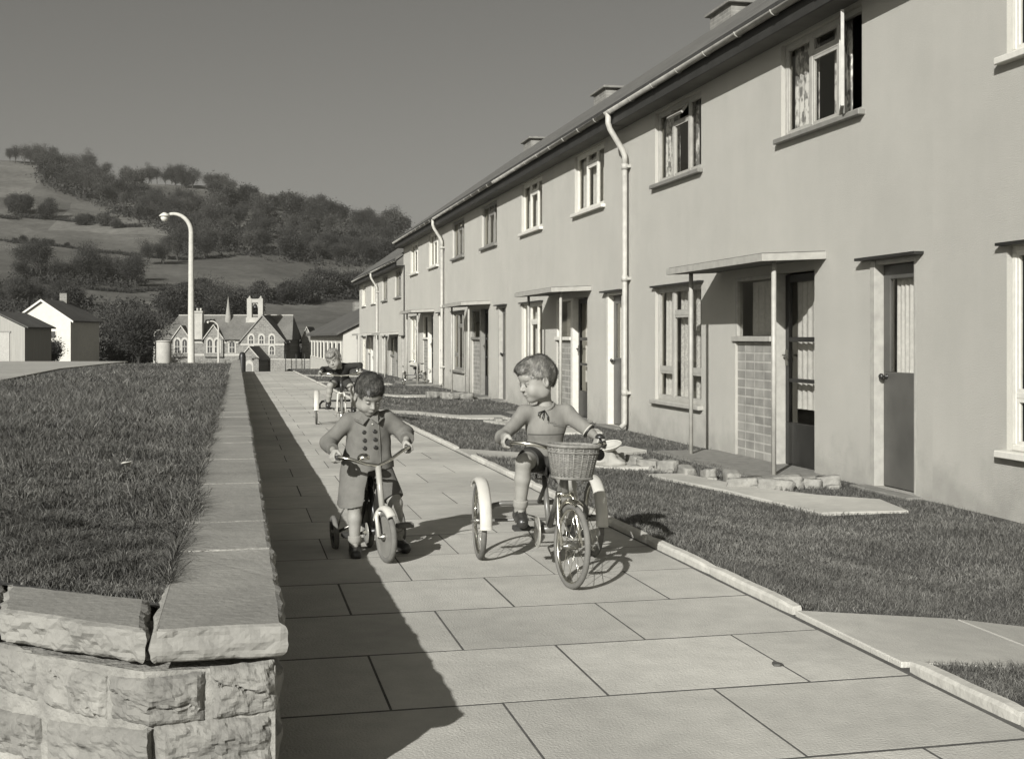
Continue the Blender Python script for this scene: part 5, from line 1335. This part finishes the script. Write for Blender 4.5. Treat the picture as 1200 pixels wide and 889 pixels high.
def person(name_label, loc, rz, P, h=.0034):
    """P: joints in the local frame (x forward, y left, z up)"""
    J=P['J']; s=P.get('s',1); pts=np.array([v for v in J.values()]); lo=pts.min(0)-.14; hi=pts.max(0)+.16
    F=Field(lo,hi,h); f3=frame3(P['face'],roll=P.get('roll',0)); hs=P['hs']
    W=head(F,J['head'],f3,hs)
    nk=Vector(J['neck']); hd=Vector(W((-.025,0,-.06)))
    F.cap(nk,hd,.034*hs*.95,.034*hs,.02)
    pel,ch=J['pelvis'],J['chest']
    T=frame3(Vector(pel)*0+Vector(P['tfwd']),up=Vector(J['neck'])-Vector(pel))
    F.ell(ch,(.062*s,.088*s,.10*s),T,.03); F.ell(pel,(.066*s,.085*s,.07*s),T,.03); F.cap(pel,ch,.066*s,.066*s,.03); F.cap(J['shR'],J['shL'],.032*s,.032*s,.03); F.cap(ch,nk,.05*s,.035*s,.03)
    for q in 'RL':
        F.cap(J['sh'+q],J['el'+q],.030*s,.0235*s,.012); F.cap(J['el'+q],J['wr'+q],.0235*s,.0165*s,.01)
        F.cap(J['hip'+q],J['kn'+q],.056*s,.042*s,.018); mid=Vector(J['kn'+q]).lerp(Vector(J['an'+q]),.35)
        F.cap(J['kn'+q],mid,.040*s,.039*s,.012); F.cap(mid,J['an'+q],.039*s,.026*s,.012)
        F.cap(J['an'+q],Vector(J['toe'+q])+Vector((0,0,.012)),.019,.014,.01)
        hand(F,J['wr'+q],J['gr'+q],P['bar'+q],1,P.get('hand',.86))
    V,Fc=F.mesh(); body=npobj('person',V,Fc,M['skin'],smooth=True); body.location=loc; body.rotation_euler.z=rz
    tag(body,name_label,P.get('cat','boy'))
    face_bits(body,W,f3,hs,look=P.get('look',0),browm=P['browm'],closed=P.get('closed',.4))
    c=np.array(J['head']); hair(body,J['head'],f3,hs,M[P['hairm']],P['hair'],P.get('seed',1),c-.17*hs,c+.17*hs)
    # socks and shoes
    for q in 'RL':
        K=Vector(J['kn'+q]); A=Vector(J['an'+q]); top=K.lerp(A,P.get('sock',.35)); mid=K.lerp(A,max(.4,P.get('sock',.35)+.02))
        pts=np.array([list(top),list(A)]); G=Field(pts.min(0)-.08,pts.max(0)+.08,h)
        rt=.039*s+.0035 if P.get('sock',.35)<.5 else .0315*s+.003
        G.cap(top,mid,rt,rt,.0); G.cap(mid,A,rt,.0285*s+.002,.004); d=(K-A).normalized(); G.plane(d,top+d*.004)
        if True: G.cap(top-d*.004,top-d*.018,rt+.0035,rt+.003,.003); G.plane(d,top+d*.004)
        G.obj('sock',M[P.get('sockm','sock')],body)
        pts=np.array([J['toe'+q],J['heel'+q],list(A)]); G=Field(pts.min(0)-.08,pts.max(0)+.08,h); shoe(G,A,J['toe'+q],J['heel'+q],P.get('shoe',1)*.95)
        zb=min(J['toe'+q][2],J['heel'+q][2]); tq,hq=Vector(J['toe'+q]),Vector(J['heel'+q]); ax=(tq-hq).normalized(); nrm=Vector((ax.x*-ax.z/ max(1e-3,math.hypot(ax.x,ax.y)),ax.y*-ax.z/max(1e-3,math.hypot(ax.x,ax.y)),math.hypot(ax.x,ax.y)))
        G.plane(-nrm,hq); so=G.obj('shoe',M['shoe'],body)
        # laces
        m=MB(); md=hq.lerp(tq,.55)+nrm*.060; si=ax.cross(nrm).normalized()
        for i in range(3): p=md+ax*(.012*i-.012)-nrm*.004*i; m.tube([p-si*.014,p+nrm*.003,p+si*.014],.0022,5)
        m.build('lace',M['strap'],so)
    P['dress'](body,F,J,s,h,T,W,f3)
    return body
def seg(a,b,t): return Vector(a).lerp(Vector(b),t)
def shorts(body,J,s,h,T,m,leg=.5,r0=.070,r1=.058,top=.06,legR=None):
    LG={'L':leg,'R':legR or leg}
    pts=np.array([J['pelvis'],J['hipR'],J['hipL'],J['knR'],J['knL']]); G=Field(pts.min(0)-.12,pts.max(0)+.12,h)
    G.ell(J['pelvis'],(.080*s,.096*s,.085*s),T,.0)
    for q in 'RL':
        e=seg(J['hip'+q],J['kn'+q],LG[q]); G.cap(J['hip'+q],e,r0*s,r1*s,.018)
    for q in 'RL':
        e=seg(J['hip'+q],J['kn'+q],LG[q]); d=(Vector(J['kn'+q])-Vector(J['hip'+q])).normalized()
        # open hem: trim the leg at a flat hem
        G.ell(e+d*(r1*s*.98),(r1*s*1.35,)*3,None,.0,'sub') if False else None
        far=e+d*.02; sl,X,Y,Z=G.reg(np.array(far)-.12,np.array(far)+.12)
        dd=((X-e.x)*d.x+(Y-e.y)*d.y+(Z-e.z)*d.z).astype(np.float32); lat=np.sqrt(np.maximum(0,(X-e.x)**2+(Y-e.y)**2+(Z-e.z)**2-dd**2))
        A=G.D[sl]; G.D[sl]=np.where(lat<r1*s*1.6,np.maximum(A,dd),A)
    G.noise(.0022,60,seed=3); return G.obj('shorts',m,body)
def dress_jumper(body,F,J,s,h,T,W,f3):
    pts=np.array([J[k] for k in ('pelvis','chest','neck','shR','shL','elR','elL','wrR','wrL')]); G=Field(pts.min(0)-.12,pts.max(0)+.1,h)
    G.ell(J['chest'],(.076*s,.104*s,.112*s),T,.0); lowc=seg(J['pelvis'],J['chest'],.35); G.ell(lowc,(.079*s,.099*s,.085*s),T,.03)
    G.cap(J['shR'],J['shL'],.040*s,.040*s,.03); G.cap(J['chest'],J['neck'],.06*s,.043*s,.03)
    G.cap(J['shR'],J['elR'],.040*s,.033*s,.02); e=seg(J['elR'],J['wrR'],.92); G.cap(J['elR'],e,.034*s,.025*s,.014)
    G.cap(J['shL'],J['elL'],.040*s,.036*s,.02); e2=seg(J['shL'],J['elL'],.90)
    dL=(Vector(J['elL'])-Vector(J['shL'])).normalized()
    sl,X,Y,Z=G.reg(np.array(e2)-.08,np.array(e2)+.08); dd=((X-e2.x)*dL.x+(Y-e2.y)*dL.y+(Z-e2.z)*dL.z).astype(np.float32); lat=np.sqrt(np.maximum(0,(X-e2.x)**2+(Y-e2.y)**2+(Z-e2.z)**2-dd**2)); A=G.D[sl]; G.D[sl]=np.where(lat<.05,np.maximum(A,dd),A)
    n=(Vector(J['neck'])-Vector(J['pelvis'])).normalized(); G.plane(-n,Vector(J['pelvis'])+n*.012,.01)
    hd=Vector(W((0,0,-.06))); d=(hd-Vector(J['neck'])).normalized(); G.ell(Vector(J['neck'])+d*.052,(.052,.052,.036),T,.006,'sub')
    # folds
    G.noise(.0035,34,(1,1,1.3),seed=9); G.noise(.0018,80,(1,.6,1.6),seed=19)
    j=G.obj('jumper',M['knit'],body)
    m=MB(); c=Vector(J['neck'])+d*.006
    u=d.orthogonal().normalized(); w=d.cross(u); m.tube([c+u*math.cos(a*.2618)*.045+w*math.sin(a*.2618)*.045 for a in range(24)],.0075,7,True); m.build('neckband',M['knit'],j)
    # dark cord tied at the throat
    ff=Vector(P2['tfwd']).normalized(); t0=Vector(J['neck'])+Vector((.046,-.012,-.012)); m=MB()
    m.tube([t0+Vector((0,.0,.0)),t0+Vector((.022,-.012,-.022)),t0+Vector((.026,-.018,-.040))],.0028,6).tube([t0,t0+Vector((.026,.008,-.022)),t0+Vector((.030,.010,-.048))],.003,6).tube([t0,t0+Vector((.02,-.035,-.01)),t0+Vector((.022,-.036,-.026))],.004,6); m.build('tie_cord',M['black'],j)
    # stitched lettering, too small to read
    for r_,(z,y0,nn) in enumerate(((-.068,-.008,5),(-.082,.020,7))):
        m=MB(); ny=Vector(J['neck'])
        for i in range(nn):
            y=y0+i*.0082; x=J['chest'][0]+.083*s*math.sqrt(max(.1,1-(y/.115)**2)); p=Vector((x+.004,y,ny.z+z)); m.tube([p+Vector((0,0,-.003)),p+Vector((.0,.002,.003)),p+Vector((0,.0045,-.002))],.0011,4)
        m.build('stitching',M['lid'],j)
    # rolled left cuff with a pale band
    m=MB(); dd=(Vector(J['elL'])-Vector(J['shL'])).normalized(); u=dd.orthogonal().normalized(); w=dd.cross(u)
    for k_,(o,rr,mt) in enumerate(((-.008,.0035,'strap'),(.0,.0035,'black'))): m=MB(); m.tube([e2+dd*o+(u*math.cos(a*.3142)+w*math.sin(a*.3142))*(.0365*s) for a in range(20)],rr,6,True); m.build('cuff_band',M[mt],j)
    shorts(body,J,s,h,T,M['shorts'],.62)
def dress_dark(body,F,J,s,h,T,W,f3):
    pts=np.array([J[k] for k in ('pelvis','chest','neck','shR','shL','elR','elL','wrR','wrL')]); G=Field(pts.min(0)-.12,pts.max(0)+.1,h)
    G.ell(J['chest'],(.080*s,.106*s,.112*s),T,.0); G.cap(J['pelvis'],J['chest'],.085*s,.08*s,.03); G.cap(J['shR'],J['shL'],.040*s,.040*s,.03)
    for q in 'RL': G.cap(J['sh'+q],J['el'+q],.041*s,.036*s,.02); G.cap(J['el'+q],seg(J['el'+q],J['wr'+q],.9),.036*s,.027*s,.014)
    G.noise(.003,40,seed=4); G.obj('jumper',M['darkj'],body); shorts(body,J,s,h,T,M['shorts'],.55)
    m=MB(); n=Vector(J['neck']); 
    for q in (1,-1): m.extr([n+Vector((.03,0,-.005)),n+Vector((.055,.045*q,-.012)),n+Vector((.06,.03*q,-.04))],(.006,0,.004))
    m.build('collar',M['strap'],body)
def dress_coat(body,F,J,s,h,T,W,f3):
    pts=np.array([J[k] for k in ('pelvis','chest','neck','shR','shL','elR','elL','wrR','wrL','knR','knL')]); lo=pts.min(0)-.15; lo[2]=.2; G=Field(lo,pts.max(0)+.1,h)
    ch,pe=J['chest'],J['pelvis']
    G.ell(ch,(.092*s,.120*s,.125*s),T,.0); G.ell(seg(ch,pe,.5),(.100*s,.134*s,.15*s),T,.03); G.cap(J['shR'],J['shL'],.044*s,.044*s,.035); G.cap(ch,J['neck'],.07*s,.046*s,.03)
    G.ell(pe,(.098*s,.120*s,.12*s),T,.05)
    # skirt of the coat, flaring, hanging over the saddle
    SK=[((.105,-.03,.47),(.125,-.075,.08),.115,.138),((.13,-.05,.46),(.228,-.095,.08),.088,.116),((.12,.05,.46),(.16,.08,.08),.085,.10)]
    for a_,b_,r0,r1 in SK: G.cap(a_,b_,r0,r1,.03)
    for q in 'RL': G.cap(J['sh'+q],J['el'+q],.048*s,.046*s,.022); G.cap(J['el'+q],seg(J['el'+q],J['wr'+q],.85),.046*s,.041*s,.014)
    for q in 'RL':
        w_=seg(J['el'+q],J['wr'+q],.88); d=(Vector(J['wr'+q])-Vector(J['el'+q])).normalized(); sl,X,Y,Z=G.reg(np.array(w_)-.07,np.array(w_)+.07)
        dd=((X-w_.x)*d.x+(Y-w_.y)*d.y+(Z-w_.z)*d.z).astype(np.float32); lat=np.sqrt(np.maximum(0,(X-w_.x)**2+(Y-w_.y)**2+(Z-w_.z)**2-dd**2)); A=G.D[sl]; G.D[sl]=np.where(lat<.06,np.maximum(A,dd),A)
    # hem and the open front below the buttons
    G.plane((0,.0,-1),(0,0,.262))
    X=G.ax[0][:,None,None]; Y=G.ax[1][None,:,None]; Z=G.ax[2][None,None,:]
    y0=np.clip((.44-Z)*.30,0,.06)
    wedge=np.maximum(np.maximum(np.maximum((-.028-.22*(.44-Z))-Y*1.0, Z-.445), .08-X), Y-.30)            # opening from the centre to the left side
    left=np.maximum(np.maximum((-.028+.0*Z)-Y, Z-.385),.0*X-.02)
    inner=np.maximum(np.maximum(-.03-Y, Z-(.395)),(-X+.02))
    G.D=np.maximum(G.D,-wedge.astype(np.float32)*.9); G.D=np.maximum(G.D,-inner.astype(np.float32))
    # hollow the skirt
    for a_,b_,r0,r1 in SK:
        a2=Vector(a_).lerp(Vector(b_),.25); G.cap(a2,b_,r0*.9-.004,r1-.010,.004,'sub')
    G.noise(.005,34,(1,1,.35),seed=12); G.noise(.0025,60,(1,1,.8),seed=14); G.noise(.0012,90,seed=13)
    hd=Vector(W((0,0,-.06))); d=(hd-Vector(J['neck'])).normalized(); G.ell(Vector(J['neck'])+d*.05,(.05,.05,.03),T,.006,'sub')
    c_=G.obj('coat',M['coat'],body)
    V,Fc=G.mesh()
    def front(y,z):
        q=V[(abs(V[:,1]-y)<.006)&(abs(V[:,2]-z)<.006)]; return float(q[:,0].max()) if len(q) else .2
    for z in (.655,.612,.570):
        for y in (-.035,.022):
            x=front(y,z); m=MB(); m.tube([(x-.004,y,z),(x+.003,y,z),(x+.005,y,z)],[.0115,.0115,.009],12); m.build('button',M['button'],c_)
    x=front(.01,.695); m=MB(); m.tube([(x-.002,.012,.695),(x+.003,.012,.695)],.004,8); m.build('pin',M['eye'],c_)
    # flap edge and collar
    m=MB(); pts=[(front(.048,z)+.001,.048,z) for z in np.arange(.46,.72,.02)]; m.tube(pts,.0025,5); m.build('front_edge',M['coat'],c_)
    n=Vector(J['neck'])
    for q in (1,-1):
        m=MB(); A=[n+Vector((.062,.004*q,-.022)),n+Vector((.045,.045*q,.004)),n+Vector((-.01,.062*q,.012)),n+Vector((-.012,.085*q,-.014)),n+Vector((.045,.080*q,-.028)),n+Vector((.085,.040*q,-.052))]
        m.extr(A,(.004,0,.008)); m.build('collar',M['coat'],c_,bevel=.003,seg=2)
    shorts(body,J,s,h,T,M['shortsg'],.86,.066,.060,legR=.55)
M['knit']=mat('jumper_knit',.16,.21,36,.95,.001,260,stretch=(1,1,.35),spec=.1)
# horizontal band across the chest of the jumper
nt_=M['knit'].node_tree; b_=nt_.nodes['Principled BSDF']; src=b_.inputs['Base Color'].links[0].from_socket
tc_=nt_.nodes.new('ShaderNodeTexCoord'); sp_=nt_.nodes.new('ShaderNodeSeparateXYZ'); nt_.links.new(tc_.outputs['Object'],sp_.inputs[0])
q1=nt_.nodes.new('ShaderNodeMath'); q1.operation='COMPARE'; nt_.links.new(sp_.outputs[2],q1.inputs[0]); q1.inputs[1].default_value=.668; q1.inputs[2].default_value=.0035
q2=nt_.nodes.new('ShaderNodeMath'); q2.operation='COMPARE'; nt_.links.new(sp_.outputs[1],q2.inputs[0]); q2.inputs[1].default_value=0; q2.inputs[2].default_value=.095
q3=nt_.nodes.new('ShaderNodeMath'); q3.operation='MULTIPLY'; nt_.links.new(q1.outputs[0],q3.inputs[0]); nt_.links.new(q2.outputs[0],q3.inputs[1])
mx_=nt_.nodes.new('ShaderNodeMix'); mx_.data_type='RGBA'; nt_.links.new(q3.outputs[0],mx_.inputs[0]); nt_.links.new(src,mx_.inputs[6]); mx_.inputs[7].default_value=g(.09); nt_.links.new(mx_.outputs[2],b_.inputs['Base Color'])

def gp(S,p): return tuple(S(p))
# boy on the large tricycle
H_=(.64,0,.63); gR=S_R=SA((H_[0]-.10,-.239,H_[2]+.012)); gL=SA((H_[0]-.10,.239,H_[2]+.012))
bR=(SA((H_[0]-.055,-.243,H_[2]+.018))-SA((H_[0]-.155,-.234,H_[2]+.006))); bL=(SA((H_[0]-.055,.243,H_[2]+.018))-SA((H_[0]-.155,.234,H_[2]+.006)))
def wr(gv,el,d=.060,up=.018):
    v=(Vector(el)-Vector(gv)); v.normalize(); return Vector(gv)+v*d+Vector((0,0,up))
elR=(.37,-.245,.665); elL=(.315,.220,.672)
J2=dict(pelvis=(.20,0,.555),chest=(.245,0,.70),neck=(.255,-.005,.80),head=(.285,-.052,.938),shR=(.255,-.108,.772),shL=(.245,.108,.772),
 elR=elR,elL=elL,wrR=wr(gR,elR),wrL=wr(gL,elL),grR=gR,grL=gL,
 hipR=(.22,-.06,.54),hipL=(.22,.06,.54),knR=(.42,-.145,.545),knL=(.43,.075,.43),anR=(.37,-.155,.305),anL=(.255,.13,.225),
 toeR=(.465,-.160,.232),heelR=(.335,-.152,.245),toeL=(.335,.145,.155),heelL=(.215,.14,.17))
P2=dict(J=J2,s=.98,face=(.30,-.92,-.22),roll=R(4),hs=.98,tfwd=(1,0,.05),barR=bR,barL=bL,hairm='hairf',browm='hairf',look=-.003,closed=.6,sock=.80,sockm='sock',
 hair=dict(front=.060,back=-.055,locks=[((.055,.0,.082),(.045,.052,.024)),((-.02,.0,.100),(.05,.05,.018))],crown=(-.07,-.03,.11),n=11000,sweep=(.5,.6,0)),seed=5,dress=dress_jumper)
person('boy in a pale jumper and dark shorts on the large tricycle, looking sideways',trA.location,trA.rotation_euler.z,P2)

# boy astride the small bicycle, feet on the path
H_=(.39,0,.490); q_=lambda s_: SbA((H_[0]-.065,.207*s_*(.93 if s_>0 else 1),H_[2]+.045+(.03 if s_>0 else 0)))
gR,gL=q_(-1),q_(1); bR=SbA((H_[0]-.03,-.2,H_[2]+.043))-SbA((H_[0]-.10,-.218,H_[2]+.026)); bL=SbA((H_[0]-.03,.2,H_[2]+.043))-SbA((H_[0]-.10,.218,H_[2]+.026))
elR=(.145,-.215,.605); elL=(.155,.200,.625)
J1=dict(pelvis=(.115,0,.475),chest=(.145,0,.64),neck=(.160,0,.745),head=(.205,.004,.848),shR=(.150,-.105,.715),shL=(.150,.105,.715),
 elR=elR,elL=elL,wrR=wr(gR,elR,.055),wrL=wr(gL,elL,.055),grR=gR,grL=gL,
 hipR=(.12,-.06,.455),hipL=(.12,.06,.455),knR=(.225,-.105,.270),knL=(.245,.110,.262),anR=(.235,-.118,.070),anL=(.19,.125,.080),
 toeR=(.335,-.130,.0),heelR=(.205,-.112,.0),toeL=(.285,.145,.0),heelL=(.155,.118,.012))
P1=dict(J=J1,s=.93,face=(.86,.13,-.50),roll=R(-3),hs=.93,tfwd=(1,0,-.05),barR=bR,barL=bL,hairm='hairb',browm='hairb',look=-.006,closed=1.0,sock=.82,sockm='sock',
 hair=dict(front=.052,back=-.06,locks=[((.05,.0,.080),(.045,.055,.026)),((-.02,.01,.098),(.05,.05,.020))],crown=(-.06,.02,.115),n=11000,sweep=(.4,-.4,0)),seed=8,dress=dress_coat)
pb=person('boy in a grey double breasted coat astride the small bicycle, looking down',bkA.location,bkA.rotation_euler.z,P1)
pb.rotation_euler.x=bkA.rotation_euler.x
# the distant blond boy, elbows out, leaning over his bars
H_=(.64,0,.63); gR=SB((H_[0]-.10,-.239,H_[2]+.012)); gL=SB((H_[0]-.10,.239,H_[2]+.012))
bR=(SB((H_[0]-.055,-.243,H_[2]+.018))-SB((H_[0]-.155,-.234,H_[2]+.006))); bL=(SB((H_[0]-.055,.243,H_[2]+.018))-SB((H_[0]-.155,.234,H_[2]+.006)))
elR=(.36,-.22,.69); elL=(.37,.225,.745)
J3=dict(pelvis=(.20,.02,.545),chest=(.27,.0,.665),neck=(.33,-.03,.735),head=(.40,-.09,.815),shR=(.32,-.125,.705),shL=(.29,.10,.730),
 elR=elR,elL=elL,wrR=wr(gR,elR),wrL=wr(gL,elL),grR=gR,grL=gL,
 hipR=(.22,-.06,.53),hipL=(.22,.06,.53),knR=(.43,-.13,.50),knL=(.43,.15,.44),anR=(.37,-.155,.305),anL=(.255,.15,.225),
 toeR=(.465,-.160,.232),heelR=(.335,-.152,.245),toeL=(.335,.155,.155),heelL=(.215,.15,.17))
P3=dict(J=J3,s=.98,face=(.9,-.25,-.25),roll=R(16),hs=1.13,tfwd=(1,0,-.4),barR=bR,barL=bL,hairm='hairw',browm='hairf',look=0,closed=.2,sock=.6,sockm='sock',
 hair=dict(front=.046,back=-.08,locks=[((.07,.0,.07),(.04,.05,.03))],crown=(-.05,0,.11),n=2500),seed=11,dress=dress_dark)
person('distant blond boy in a dark jumper leaning over his handlebars',trB.location,trB.rotation_euler.z,P3,h=.006).scale=(1.12,1.12,1.12)
# valley air: one even box of pale haze round everything below the sky
m=bpy.data.materials.new('haze_air'); m.use_nodes=True; nt=m.node_tree; nt.nodes.remove(nt.nodes['Principled BSDF'])
pv=nt.nodes.new('ShaderNodeVolumePrincipled'); pv.inputs['Density'].default_value=.00020; pv.inputs['Color'].default_value=g(.85); pv.inputs['Anisotropy'].default_value=.3
nt.links.new(pv.outputs[0],[n for n in nt.nodes if n.type=='OUTPUT_MATERIAL'][0].inputs['Volume'])
hb=MB(); hb.box((-1600,-1600,-9),(1600,1600,168)); tag(hb.build('haze',m),'thin even haze over the valley','haze',kind='stuff')
# ------------------------------------------------------------------ camera, sun, sky
cam=bpy.data.cameras.new('camera'); co=bpy.data.objects.new('camera',cam); col.objects.link(co)
cam.sensor_width=36; cam.lens=1420/1200*36; cam.shift_y=-(444.5-396)/1200; cam.clip_end=6000; cam.clip_start=.05
co.location=(0,0,EYE); co.rotation_euler=(R(90),0,-TH); scene.camera=co
EL=R(26); AZ=(.57,.82); n_=math.hypot(*AZ)
v=Vector((AZ[0]/n_*math.cos(EL),AZ[1]/n_*math.cos(EL),-math.sin(EL)))
sl=bpy.data.lights.new('sun','SUN'); sl.energy=5; sl.angle=R(.53); sl.color=(1,.988,.96)
so=bpy.data.objects.new('sun',sl); col.objects.link(so); so.rotation_euler=v.to_track_quat('-Z','Y').to_euler(); so.location=(-5,-5,12)
w=bpy.data.worlds.new('World'); scene.world=w; w.use_nodes=True; nt=w.node_tree; bg=nt.nodes['Background']
sk=nt.nodes.new('ShaderNodeTexSky'); sk.sky_type='NISHITA'; sk.sun_disc=False; sk.sun_elevation=EL; sk.sun_rotation=math.atan2(-AZ[0],-AZ[1])%(2*math.pi)
sk.air_density=1; sk.dust_density=2.2
# black-and-white film: the sky is seen by its red and green light only
sc=nt.nodes.new('ShaderNodeSeparateColor'); nt.links.new(sk.outputs[0],sc.inputs[0])
def mth(op,a,b):
    q=nt.nodes.new('ShaderNodeMath'); q.operation=op
    for i,x in enumerate((a,b)):
        if isinstance(x,(int,float)): q.inputs[i].default_value=x
        else: nt.links.new(x,q.inputs[i])
    return q.outputs[0]
lum=mth('ADD',mth('MULTIPLY',sc.outputs[0],.6),mth('MULTIPLY',sc.outputs[1],.4))
cc=nt.nodes.new('ShaderNodeCombineColor')
for i,t in enumerate((1,.98,.91)): nt.links.new(mth('MULTIPLY',lum,t),cc.inputs[i])
nt.links.new(cc.outputs[0],bg.inputs[0]); bg.inputs[1].default_value=.045
scene.view_settings.view_transform='Standard'; scene.view_settings.look='None'; scene.view_settings.exposure=.52; scene.view_settings.gamma=1; scene.view_settings.use_curve_mapping=False
scene.render.resolution_x=1024; scene.render.resolution_y=758; scene.render.engine='CYCLES'
